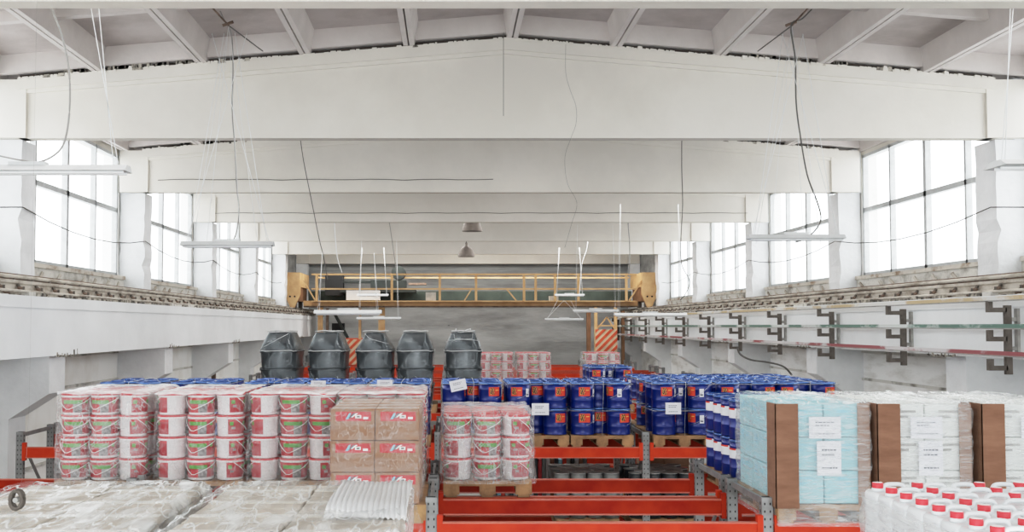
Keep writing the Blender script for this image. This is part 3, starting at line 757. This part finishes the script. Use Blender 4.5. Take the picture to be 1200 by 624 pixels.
# ------------------------------------------------------------------ blue drums
def make_drum():
    mb = MB(); mb.lathe([(.147, 0), (.152, .004), (.152, .012), (.148, .02), (.15, .1), (.153, .106), (.15, .112), (.15, .235), (.153, .24), (.15, .245), (.151, .31)], M['blue'], 24)
    r = mb.obj('blue_drum')
    mb = MB(); mb.lathe([(.15, .308), (.158, .311), (.159, .322), (.155, .333), (.149, .335), (.145, .322), (.06, .325), (.0001, .327)], [M['bluerim'], M['bluerim'], M['bluerim'], M['bluelid'], M['bluelid'], M['bluelid'], M['bluelid']], 24, cap=False); mb.obj('lid', r)
    mb = MB()
    def fn(u, v):
        if .08 < u < .52 and .12 < v < .92:
            q = math.sin(u*61+v*23)+math.sin(u*17-v*47)
            return M['lyel'] if q > .7 else (M['lblack'] if q > -.9 else M['lred'])
        return M['lred'] if not (.62 < u < .9 and .62 < v < .72) else M['lyel']
    mb.patch(.1535, .1535, .16, .275, -.5, .5, 20, 13, fn); mb.obj('drum_label', r)
    mb = MB(); mb.patch(.1536, .1536, .15, .255, .85, 1.22, 5, 6, lambda u, v: M['paper'] if not (v < .7 and int(v*12) % 3 == 0 and .2 < u < .8) else M['ink']); mb.obj('sticker', r)
    mb = MB(); mb.tube([(.158*math.sin(a), -.158*math.cos(a)-.006, .27-.14*math.cos(a)) for a in [(.2+2.2*i/12-.1) for i in range(13)]], .0025, M['wire'], 5); mb.obj('handle', r)
    return r
DR = make_drum(); DR_used = [False]
def drum(loc, rz, label, group):
    if not DR_used[0]:
        DR_used[0] = True; DR.location = loc; DR.rotation_euler.z = rz; return tag(DR, label, 'drum', group)
    return dup(DR, loc, rz, label, 'drum', group)
SPOT = [(-.235, .17), (.235, .17), (0, .385), (-.235, .60), (.235, .60), (0, .815), (-.235, 1.03), (.235, 1.03)]
def drums(xc, yf, where, layers=(0, 1), rnd=0, base=LV, skip=()):
    rr = random.Random(rnd)
    pallet(xc, yf, 'wooden pallet under the blue drums, %s' % where, z=base)
    for l in layers:
        for i, (dx, dy) in enumerate(SPOT):
            if l == 0 and i > 4: continue
            if l == 0 and i > 1 and yf > 14: continue
            ang = {0: rr.choice((-.25, 1.6, .1)), 1: rr.choice((.35, .45, -1.1)), 2: rr.choice((.1, -1.0, 2.6))}.get(i, rr.uniform(-3, 3))
            drum((xc+dx, yf+dy, base+PT+l*.338), ang, 'blue %s-layer drum, %s, %s' % (('lower', 'upper')[l], ('front window side', 'front bus bar side', 'just behind front pair', 'middle window side', 'middle bus bar side', 'just behind middle pair', 'rear window side', 'rear bus bar side')[i], where), 'blue drums %s' % where)
    z = base+PT+(.338 if 1 in layers else 0)
    mb = MB()                                                   # strapping round the load
    for zz in ((base+PT+.31, z+.312) if 0 in layers else (z+.312,)):
        mb.tube([(xc-.4, yf+.02, zz), (xc+.4, yf+.02, zz), (xc+.4, yf+1.18, zz), (xc-.4, yf+1.18, zz)], .0035, M['wire'], 4, closed=True)
    if rnd % 2: mb.tube([(xc+.0, yf+.01, base+PT), (xc+.02, yf+.01, z+.34), (xc+.02, yf+1.18, z+.34)], .003, M['string'], 4)
    tag(mb.obj('packing_strap'), 'thin strapping drawn around the blue drums %s' % where, 'strap')
names = {0: 'behind the small bucket stack', 1: 'middle pallet over the bare rack', 2: 'pallet next to the rack post'}
for i, xc in enumerate((.30, 1.14, 1.965)): drums(xc, 13.17, names[i], rnd=31+i)
for i, xc in enumerate((3.02, 3.85, 4.62)): drums(xc, 13.17, ('first pallet past the rack post', 'second pallet past the rack post', 'last pallet toward the bus bar wall')[i], rnd=41+i)
for i, xc in enumerate((3.05, 3.85, 4.6)): drums(xc, 14.43, ('rear rack, past the rack post', 'rear rack, middle', 'rear rack, bus bar wall end')[i], layers=(0, 1), rnd=51+i)
for i, xc in enumerate((-4.13, -3.22, -2.26, -1.45, -.63)): drums(xc, 13.17, ('end pallet beyond the outermost buckets', 'behind the second bucket stack', 'below the outermost tub stack', 'below the second tub stack', 'behind the brown cartons')[i], layers=(0, 1) , rnd=61+i)
drums(2.9, 18.27, 'tall pallet before the red striped tower', rnd=71)

def paper(c, w, h, label, tilt=0, group=None, rows=2, name='paper_sheet', thick=.002):
    mb = MB(); Mx = Matrix.Rotation(tilt, 4, 'Y')
    mb.box(-w/2, w/2, -thick, 0, -h/2, h/2, M['paper'], Mx)
    o = mb.obj(name, None, c); tag(o, label, 'paper', group)
    mb = MB(); rr = random.Random(int(c[0]*100))
    for z, n in ([(h*.22, 5), (h*.08, 4), (-h*.3, 6)][:rows+1]):
        x = -w*.3
        for q in range(n):
            l = rr.uniform(.06, .13)*w
            if x+l > w*.36: break
            mb.box(x, x+l, -thick-.001, -thick, z, z+h*.045, M['ink'], Mx); x += l+.025*w
    mb.obj('print', o)
    return o
paper((.12-.0, 13.16, LV+PT+.64), .21, .14, 'white paper sheet tilted over the drum lids behind the small bucket stack', tilt=-.22)
paper((1.17, 13.15, LV+PT+.335), .22, .15, 'white paper sheet between the drum layers on the middle pallet')
paper((2.87, 13.15, LV+PT+.345), .2, .15, 'white paper sheet on the drums first past the rack post')
paper((-1.67, 13.15, LV+PT+.65), .19, .1, 'white paper sheet on the drum lids below the second tub stack')
paper((-.82, 13.15, LV+PT+.65), .2, .12, 'white paper sheet on the drum lids behind the brown cartons')

# slim drums with white band labels beside the wrapped cartons
def make_slim():
    mb = MB(); mb.lathe([(.135, 0), (.139, .004), (.138, .1), (.141, .105), (.138, .11), (.138, .29), (.141, .295), (.138, .3), (.138, .34)], M['blue'], 22)
    r = mb.obj('slim_blue_drum')
    mb = MB(); mb.lathe([(.138, .338), (.145, .34), (.146, .352), (.142, .36), (.136, .362), (.133, .35), (.0001, .354)], [M['bluerim']]*2+[M['bluelid']]*4, 22, cap=False); mb.obj('lid', r)
    mb = MB(); mb.patch(.1415, .1415, .19, .28, -1.6, 2.2, 18, 6, lambda u, v: M['band'] if not (v > .83 and .2 < u < .5) else M['lred']); mb.obj('band_label', r)
    return r
SL = make_slim(); used = False
pallet(2.98, 9.32, 'wooden pallet under the slim drums with white bands')
for l in range(2):
    for r in range(4):
        for c in range(3):
            if c and l == 0 and r: continue
            loc = (2.585+.14+c*.27, 9.47+r*.285, LV+PT+l*.366)
            lab = 'slim blue drum, white band, %s layer, %s row, %s column from the empty bay' % (('lower', 'upper')[l], ('front', 'second', 'third', 'rear')[r], ('first', 'second', 'third')[c])
            if not used: used = True; SL.location = loc; SL.rotation_euler.z = -1.2; tag(SL, lab, 'drum', 'slim blue drums with white bands')
            else: dup(SL, loc, -1.2+R.uniform(-.2, .2), lab, 'drum', 'slim blue drums with white bands')

# ------------------------------------------------------------------ brown cartons with red printed labels
def make_carton(w, d, h, m='card', label=True):
    mb = MB(); mb.bbox(-w/2, w/2, 0, d, 0, h, M[m], .006)
    r = mb.obj('cardboard_carton')
    mb = MB(); mb.box(-w/2+.004, w/2-.004, d/2-.025, d/2+.025, h, h+.0012, M['tape']); mb.box(-.0015, .0015, .0, .0, 0, 0, M['tape']); mb.obj('tape', r)
    mb = MB(); mb.box(-w/2+.01, w/2-.01, d*.5-.002, d*.5+.002, h+.0012, h+.0018, M['gap']); mb.obj('flap_seam', r)
    if label:
        mb = MB(); x0, x1, z0, z1 = -w*.38, w*.42, h*.62, h*.92
        mb.box(x0, x1, -.0015, 0, z0, z1, M['bred'])
        dx, dz = x1-x0, z1-z0
        for i, (a, b) in enumerate(((.28, .38), (.33, .5), (.4, .58))):
            mb.prism([(x0+dx*a, z0+dz*(.2+.1*i)), (x0+dx*(a+.08), z0+dz*(.2+.1*i)), (x0+dx*(b+.06), z0+dz*.85), (x0+dx*b, z0+dz*.85)], -.003, -.001, M[('cblue2', 'ink', 'white')[i]])
        mb.box(x0+dx*.55, x0+dx*.72, -.003, -.001, z0+dz*.3, z0+dz*.65, M['white']); mb.box(x0+dx*.78, x0+dx*.92, -.003, -.001, z0+dz*.2, z0+dz*.45, M['bucket'])
        mb.box(x0+dx*.6, x0+dx*.68, -.004, -.002, z0+dz*.4, z0+dz*.55, M['lblack'])
        mb.obj('printed_label', r)
    return r
CT = make_carton(.348, .29, .245); used = False
pallet(-.58, 8.1, 'wooden pallet under the brown cartons with red labels')
for l in range(3):
    for r in range(4):
        for c in range(2):
            if l < 2 and r and c == 0 and r < 3: continue
            loc = (-.585+(c-.5)*.352+R.uniform(-.003, .003), 8.12+r*.295, LV+PT+l*.249)
            lab = 'brown carton with red label, %s layer, %s row, %s' % (('bottom', 'middle', 'top')[l], ('front', 'second', 'third', 'rear')[r], ('bucket stack side', 'rack post side')[c])
            if not used: used = True; CT.location = loc; tag(CT, lab, 'carton', 'brown cartons with red labels')
            else: dup(CT, loc, 0, lab, 'carton', 'brown cartons with red labels')
wrap(-.955, -.215, 8.09, 9.33, LV-.1, LV+PT+.755, 'filmlite', 'clear film hanging loose around the brown cartons with red labels', seed=81, skirt=.09, amp=.018, topmat='film', taper=.02)

# ------------------------------------------------------------------ wrapped blue and white carton loads
def wrapped_load(x0, m, m2, where, sd, seedw):
    w, d = .72, 1.15; yf = 8.13
    pallet(x0+.36+.0, 8.1, 'wooden pallet under the %s' % where)
    src = None
    for l in range(3):
        for r in range(3):
            for c in range(2):
                if l < 2 and r and c: continue
                loc = (x0+.17+c*.338, yf+r*.385, LV+PT+l*.262)
                lab = 'carton, %s layer, %s row, %s column, in the %s' % (('bottom', 'middle', 'top')[l], ('front', 'middle', 'rear')[r], ('first', 'second')[c], where)
                if src is None:
                    mb = MB(); mb.bbox(-.166, .166, 0, .38, 0, .258, M[m], .01); src = mb.obj('shipping_carton', None, loc)
                    mb = MB()
                    for zz in (.17, .2): mb.box(-.1675, -.166, .08, .2, zz, zz+.015, M[m2]); 
                    mb.box(-.1675, -.166, .24, .33, .15, .22, M[m2]); mb.box(-.06, .1, -.0015, 0, .19, .21, M[m2]); mb.box(-.06, .04, -.0015, 0, .15, .17, M[m2])
                    mb.obj('print', src); tag(src, lab, 'carton', 'cartons in the %s' % where)
                else: dup(src, loc, 0, lab, 'carton', 'cartons in the %s' % where)
    for nm, cx, s, wd in (('start', x0-.01, 1, .16), ('end', x0+.69, -1, .12)):
        mb = MB()
        oy = -.04 if s > 0 else 0
        mb.box(*sorted((cx-(.052 if s > 0 else 0), cx+s*(wd-.03))), yf-.025+oy, yf-.018+oy, LV+.12, LV+PT+.79, M['corner'])
        mb.box(*sorted((cx-s*(.045 if s > 0 else 0), cx-s*(.052 if s > 0 else .007))), yf-.025+oy, yf+.15,
                LV+.12, LV+PT+.79, M['corner'])
        tag(mb.obj('corner_board'), 'brown cardboard corner board, %s edge of the %s' % ('empty bay side' if s > 0 else 'bus bar side', where), 'board', 'corner boards on carton loads')
    wrap(x0-.04, x0+.715, yf-.045, yf+1.19, LV-.02, LV+PT+.81, 'filmw', 'cloudy film wound tight around the %s' % where, seed=seedw, skirt=.04, amp=.013, topmat='filmtop', taper=.0)
wrapped_load(2.62, 'cblue', 'cblue2', 'light blue carton load', 91, 91)
wrapped_load(3.42, 'cwhite', 'palesteel', 'middle white carton load', 92, 92)
wrapped_load(4.24, 'cwhite', 'palesteel', 'outermost white carton load', 93, 93)
for x, lab in ((2.99, 'light blue carton load'), (3.79, 'middle white carton load'), (4.66, 'outermost white carton load')):
    paper((x-.03, 8.1, LV+PT+.60), .25, .17, 'upper paper sheet with printed lines under the film of the %s' % lab)
    paper((x+.0, 8.1, LV+PT+.36), .19, .27, 'lower paper sheet with printed lines under the film of the %s' % lab)

# ------------------------------------------------------------------ nearest wrapped pale cartons
PC = None; used = False
def near_load(xa, yf, where, sd):
    global PC
    rr = random.Random(sd)
    pallet(xa+.4, yf, 'wooden pallet under the %s' % where)
    for l in range(2):
        for r in range(4):
            for c in range(2):
                loc = (xa+.205+c*.402+rr.uniform(-.004, .004), yf+.005+r*.3, LV+PT+l*.34)
                lab = 'pale flat-topped carton, %s layer, %s row, %s column, %s' % (('lower', 'upper')[l], ('nearest', 'second', 'third', 'farthest')[r], ('first', 'second')[c], where)
                if PC is None:
                    mb = MB(); mb.bbox(-.197, .197, 0, .29, 0, .335, M['cardtop'], .008); PC = mb.obj('pale_carton', None, loc)
                    mb = MB(); mb.box(-.195, .195, .12, .17, .335, .337, M['tape']); mb.obj('tape', PC); tag(PC, lab, 'carton', 'cartons in the %s' % where)
                else: dup(PC, loc, 0, lab, 'carton', 'cartons in the %s' % where)
    wrap(xa-.025, xa+.835, yf-.04, yf+1.23, LV+.0, LV+PT+.70, 'filmside', 'crumpled shiny film over the %s' % where, seed=sd, amp=.009, cell=.03, topmat='filmtop', taper=-.02, rnd=.05, skirt=.05)
near_load(-1.91, 3.5, 'wrapped load under the hanging pulley', 101)
near_load(-1.0, 3.5, 'wrapped load beside the near orange post', 102)
mb = MB(); n = 60                             # pleated film bunched on the load
g = []
for j in range(9):
    row = []
    for i in range(n+1):
        u, v = i/n, j/8
        row.append(mb.bm.verts.new((-.47+.31*u+.0*v, 3.86+.84*v, LV+PT+.712+.0045*math.sin(u*2*PI*15+v*7)-.03*max(0,.15-v)/.15-.02*max(0, v-.93)/.07+.006*math.sin(u*4+v*3))))
    g.append(row)
for j in range(8):
    for i in range(n): mb.face([g[j][i], g[j][i+1], g[j+1][i+1], g[j+1][i]], M['ribsheet'], True)
tag(mb.obj('pleated_film'), 'white pleated plastic sheet bunched on top of the wrapped load by the orange post', 'plastic film')

# ------------------------------------------------------------------ canisters with red caps
def make_can():
    mb = MB(); w, d, h = .168, .135, .235
    # body with sloping shoulders
    prof = [(-w/2, 0), (w/2, 0), (w/2, h*.78), (w/2-.02, h*.86), (-w/2+.045, h*.9), (-w/2+.04, h*.9), (-w/2, h*.84)]
    prof = [(-w/2, 0), (w/2, 0), (w/2, h*.8), (w/2-.012, h*.86), (-w/2+.012, h*.86), (-w/2, h*.8)]
    mb.prism(prof, 0, d, M['canwhite']); r = mb.obj('plastic_canister')
    bv = r.modifiers.new('b', 'BEVEL'); bv.width = .012; bv.segments = 3
    for p in r.data.polygons: p.use_smooth = True
    mb = MB()
    pts = smooth([(-.028, d/2, h*.84), (-.022, d/2, h*.93), (-.008, d/2, h*.98), (.052, d/2, h*.98), (.068, d/2, h*.92), (.074, d/2, h*.82)], 3)
    mb.tube(pts, .0095, M['canwhite'], 8)
    mb.obj('handle', r)
    mb = MB(); mb.lathe([(.026, 0), (.026, .012), (.021, .014), (.021, .028)], M['canwhite'], 14, c=(-w/2+.034, d/2, h*.86)); mb.obj('neck', r)
    mb = MB(); mb.lathe([(.0235, 0), (.0235, .021), (.021, .024), (.0001, .0245)], [M['cap'], M['cap'], M['lidtop']], 16, c=(-w/2+.034, d/2, h*.86+.014), cap=False); mb.obj('cap', r)
    return r
CN = make_can(); used = False
pallet(2.24, 3.5, 'wooden pallet under the white canisters with red caps')
zt = H-.755-.235
for l in range(3):
    for r in range(8):
        for c in range(5):
            if l < 2 and not (c == 0 or r == 7 or r == 0): continue
            flip = (False, False, True, True, True)[c]
            x = 1.955+c*.176; y = 3.52+r*.142
            lay = ('bottom', 'middle', 'top')[l]
            lab = 'white canister with red cap, %s layer, %s row, %s column from the empty bay' % (lay, ('nearest', 'second', 'third', 'fourth', 'fifth', 'sixth', 'seventh', 'farthest')[r], ('first', 'second', 'third', 'fourth', 'fifth')[c])
            loc = (x, y + (.135 if flip else 0), LV+PT+.003+l*.232 - .0)
            if l == 2: pass
            if not used: used = True; CN.location = loc; o = tag(CN, lab, 'canister', 'white canisters with red caps')
            else: o = dup(CN, loc, PI if flip else 0, lab, 'canister', 'white canisters with red caps')
wrap(1.855, 2.765, 3.48, 4.72, LV+.02, LV+PT+.655, 'filmside', 'cloudy film around the sides of the white canisters', seed=111, amp=.012, topmat='filmopen', taper=.01, skirt=.04)

# ------------------------------------------------------------------ black tub stacks
def frustum_mesh(w0, d0, w1, d1, h, rim):
    mb = MB()
    def ring(w, d, z, r=.07):
        out = []
        for cx, cy, a0 in ((w/2-r, d/2-r, 0), (-w/2+r, d/2-r, PI/2), (-w/2+r, -d/2+r, PI), (w/2-r, -d/2+r, 3*PI/2)):
            for k in range(5): a = a0+k*PI/8; out.append(mb.bm.verts.new((cx+r*math.cos(a), cy+r*math.sin(a), z)))
        return out
    rings = [ring(w0, d0, 0)]
    if rim == 'top': rings += [ring(w1, d1, h-.03), ring(w1+.03, d1+.03, h-.03), ring(w1+.03, d1+.03, h)]
    else: rings = [ring(w0+.02, d0+.02, 0), ring(w0+.02, d0+.02, .03), ring(w0, d0, .035), ring(w1+.03, d1+.03, h-.04), ring(w1, d1, h-.005), ring(w1-.05, d1-.05, h)]
    for a, b in zip(rings[:-1], rings[1:]):
        for i in range(20): mb.face([a[i], a[(i+1) % 20], b[(i+1) % 20], b[i]], M['black'], True)
    mb.face(rings[0][::-1], M['black']); mb.face(rings[-1], M['black'])
    return mb.mesh('plastic_tub')
TB = {}
tubn = ('outermost tub stack toward the windows', 'second tub stack from the windows', 'narrow-topped middle tub stack', 'fourth tub stack from the windows', 'tub stack nearest the distant buckets')
for i, xc in enumerate((-3.05, -2.19, -1.34, -.61, .26)):
    pallet(xc, 18.27, 'wooden pallet under the %s' % tubn[i])
    narrow = i == 2
    w = .64
    for l in range(4):
        key = ('t', narrow) if l == 3 else 'm'
        if key not in TB: TB[key] = frustum_mesh(w, 1.05, .42 if not narrow else .3, .8, .33, 'base') if l == 3 else frustum_mesh(w-.03, 1.02, w, 1.05, .315, 'top')
        o = bpy.data.objects.new('plastic_tub', TB[key]); C.objects.link(o); o.location = (xc, 18.85, LV+PT+l*.317)
        tag(o, ('upturned black plastic tub on top of the %s' if l == 3 else ('%s black plastic tub in the ' % ('lowest', 'second', 'third')[min(l, 2)])+'%s') % tubn[i], 'tub', 'black tubs in wrapped stacks')
    # shrink film following the tapered silhouette
    mb = MB(); prof = [(0, w+.05, 1.12), (.5, w+.05, 1.11), (.94, w+.05, 1.11), (.985, w+.045, 1.1), (1.12, w-.03 if not narrow else w-.1, 1.0), (1.24, .48 if not narrow else .36, .88), (1.295, .44 if not narrow else .3, .82)]
    n = 40; rings = []
    for z, ww, dd in prof:
        rr_ = []
        for k in range(n):
            a = 2*PI*k/n; c, s_ = math.cos(a), math.sin(a)
            e = .32
            x = math.copysign(abs(c)**e, c)*ww/2; y = math.copysign(abs(s_)**e, s_)*dd/2
            q = noise.noise(Vector((x*6+i*5, y*6, z*5)))*.022
            rr_.append(mb.bm.verts.new((x+q, y+q, z)))
        rings.append(rr_)
    for a, b in zip(rings[:-1], rings[1:]):
        for k in range(n): mb.face([a[k], a[(k+1) % n], b[(k+1) % n], b[k]], M['filmdark'], True)
    mb.face(rings[-1], M['filmdark'])
    for zz, rr2 in ((.955, w/2+.03), (.64, w/2+.028), (.33, w/2+.028)):
        mb.tube([(math.copysign(abs(math.cos(2*PI*k/24))**.32, math.cos(2*PI*k/24))*rr2, math.copysign(abs(math.sin(2*PI*k/24))**.32, math.sin(2*PI*k/24))*.565, zz+.008*math.sin(k*2.1)) for k in range(24)], .007, M['lamp'] if zz > .9 else M['black'], 5, closed=True)
    for q in ((-1,), (), (1,), (), (-1, 1))[i]: mb.tube([(q*(w/2-.06), -.55+.02*i, 1.02+.03*i), (-q*.04*i, -.48, 1.17), (-q*.17, -.44, 1.26)], .0035, M['string'], 4)
    mb.tube([(-.2, -.43, 1.3), (-.05, -.42, 1.315), (.1, -.42, 1.3), (.2, -.42, 1.31), (.22, .3, 1.3), (-.2, .3, 1.305)], .012, M['lamp'], 5, closed=True)
    if i == 4: mb.tube([(.16*math.cos(a*PI/12*2)*(1 if a % 2 else .8), -.2+.06*math.sin(a), 1.31+.035*math.sin(a*PI/12*5)) for a in range(13)], .008, M['string'], 5)
    tag(mb.obj('shrink_film', None, (xc, 18.85, LV+PT)), 'glossy creased film around the %s' % tubn[i], 'plastic film')

# ------------------------------------------------------------------ goods on the lower rack level
def make_tin(top, side, r_, h):
    mb = MB(); mb.lathe([(r_-.004, 0), (r_, .003), (r_-.002, h-.006)], M[side], 16); r = mb.obj('metal_tin')
    mb = MB(); mb.lathe([(r_, h-.008), (r_+.003, h), (r_-.008, h), (r_-.012, h-.006), (.0001, h-.005)], M[top], 16, cap=False); mb.obj('lid', r); return r
for key, top, side, xc, yf, where, r_, h in (('g', 'tin', 'tindark', 1.78, 13.2, 'grey tin on the lower shelf below the middle blue drums', .105, .19), ('b', 'tin', 'black', 2.75, 13.2, 'small dark tin with pale lid on the lower shelf past the rack post', .105, .19),
        ('c', 'bluelid', 'blue', .5, 9.3, 'dark blue tin on the lower shelf under the small bucket stack', .105, .17), ('d', 'tin', 'tindark', 1.6, 9.3, 'pale lidded tin on the lower shelf in the empty bay', .105, .17),
        ('e', 'bluelid', 'blue', .8, 8.1, 'blue lidded tin low in the empty bay of the nearest empty shelf', .105, .17)):
    pallet(xc, yf, 'lower shelf pallet under %s' % where.replace(' on the lower shelf', '').replace(' of the nearest empty shelf', ''), z=LV2)
    src = make_tin(top, side, r_, h); first = True
    for l in range(3):
        for r in range(5):
            for c in range(4 if r % 2 == 0 else 3):
                if l < 2 and r: continue
                loc = (xc-.32+c*.213+(.1065 if r % 2 else 0), yf+.14+r*.19, LV2+PT+l*(h+.002))
                if first: first = False; src.location = loc; tag(src, where, 'tin', 'tins: '+where)
                else: dup(src, loc, 0, where, 'tin', 'tins: '+where)
pallet(1.0, 14.5, 'lower shelf pallet under the row of thin upright packs', z=LV2)
cols = ['tindark', 'lamp', 'corner', 'black', 'cblue2', 'lred', 'palesteel', 'black', 'lamp', 'corner', 'tindark', 'blue', 'lamp', 'black', 'bred']
for i in range(26):
    mb = MB(); x = .45+i*.058; h = .62+R.uniform(-.04, .04)
    mb.bbox(x, x+.05, 14.55, 14.85, LV2+PT, LV2+PT+h, M[cols[i % len(cols)]], .004)
    tag(mb.obj('upright_pack'), 'thin upright pack in a row on the lower shelf behind the tins', 'pack', 'thin upright packs on the lower shelf')
pallet(3.05, 14.5, 'lower shelf pallet under the stacked brown cartons', z=LV2)
src = CT
for l in range(3):
    for c in range(2):
        dup(CT, (2.87+c*.352, 14.55, LV2+PT+l*.249), 0, 'brown carton on the lower shelf past the rack post, %s layer, %s' % (('bottom', 'middle', 'top')[l], ('post side', 'bus bar side')[c]), 'carton', 'brown cartons on the lower shelf')

# ------------------------------------------------------------------ light, sky, camera
w = bpy.data.worlds.new('sky'); bpy.context.scene.world = w; w.use_nodes = True
bg = w.node_tree.nodes['Background']; bg.inputs[0].default_value = (.93, .97, 1.0, 1); bg.inputs[1].default_value = 3.55
def portal(loc, rot, sx, sy):
    l = bpy.data.lights.new('window_portal', 'AREA'); l.shape = 'RECTANGLE'; l.size = sx; l.size_y = sy
    l.cycles.is_portal = True
    o = bpy.data.objects.new('window_portal', l); C.objects.link(o); o.location = loc; o.rotation_euler = rot
ym, yl = (Y0+38.8)/2, 38.8-Y0
portal((WL-.35, ym, H+2.23), (0, -PI/2, 0), 2.5, yl)
portal((WR+.35, ym, H+2.23), (0, PI/2, 0), 2.5, yl)
portal((XC, Y0, H/2+2), (PI/2, 0, 0), 15.2, 9.5)  # open end behind the camera, wall left out so sky lights the fronts
for k, (y, e, tilt) in enumerate(((9.0, 130, 0), (15.0, 130, .1), (21.0, 130, .15), (27.0, 140, .2), (33.0, 170, .3), (39.0, 320, .5))):  # added fill lights, hidden by the roof beams, brighten goods and far end
    l = bpy.data.lights.new('ceiling_strip_light', 'AREA'); l.shape = 'RECTANGLE'; l.size = 12; l.size_y = .7; l.energy = e; l.color = (1, .985, .96)
    o = bpy.data.objects.new('ceiling_strip_light', l); C.objects.link(o); o.location = (XC, y+.65, H+3.0); o.rotation_euler = (tilt, 0, 0)
cam = bpy.data.cameras.new('camera'); co = bpy.data.objects.new('camera', cam); C.objects.link(co)
co.location = (0, 0, H); co.rotation_euler = (PI/2 + PITCH, 0, 0)
cam.sensor_width = 36; cam.sensor_fit = 'HORIZONTAL'; cam.lens = 36; cam.clip_end = 300
cam.shift_x = (600-PX)/1200; cam.shift_y = (PY-312)/1200
bpy.context.scene.camera = co
sc = bpy.context.scene
sc.view_settings.view_transform = 'Standard'; sc.view_settings.look = 'None'; sc.view_settings.exposure = 0
sc.cycles.max_bounces = 8; sc.cycles.diffuse_bounces = 5; sc.cycles.transparent_max_bounces = 12

vs = sc.view_settings; vs.use_curve_mapping = True; cm = vs.curve_mapping; WH = 4.0; cm.white_level = (WH, WH, WH)
cv = cm.curves[3]
for x, y in ((.1, .135), (.3, .425), (.5, .64), (.8, .81), (1.3, .92), (2.2, .985)): cv.points.new(x/WH, y)
cm.update()
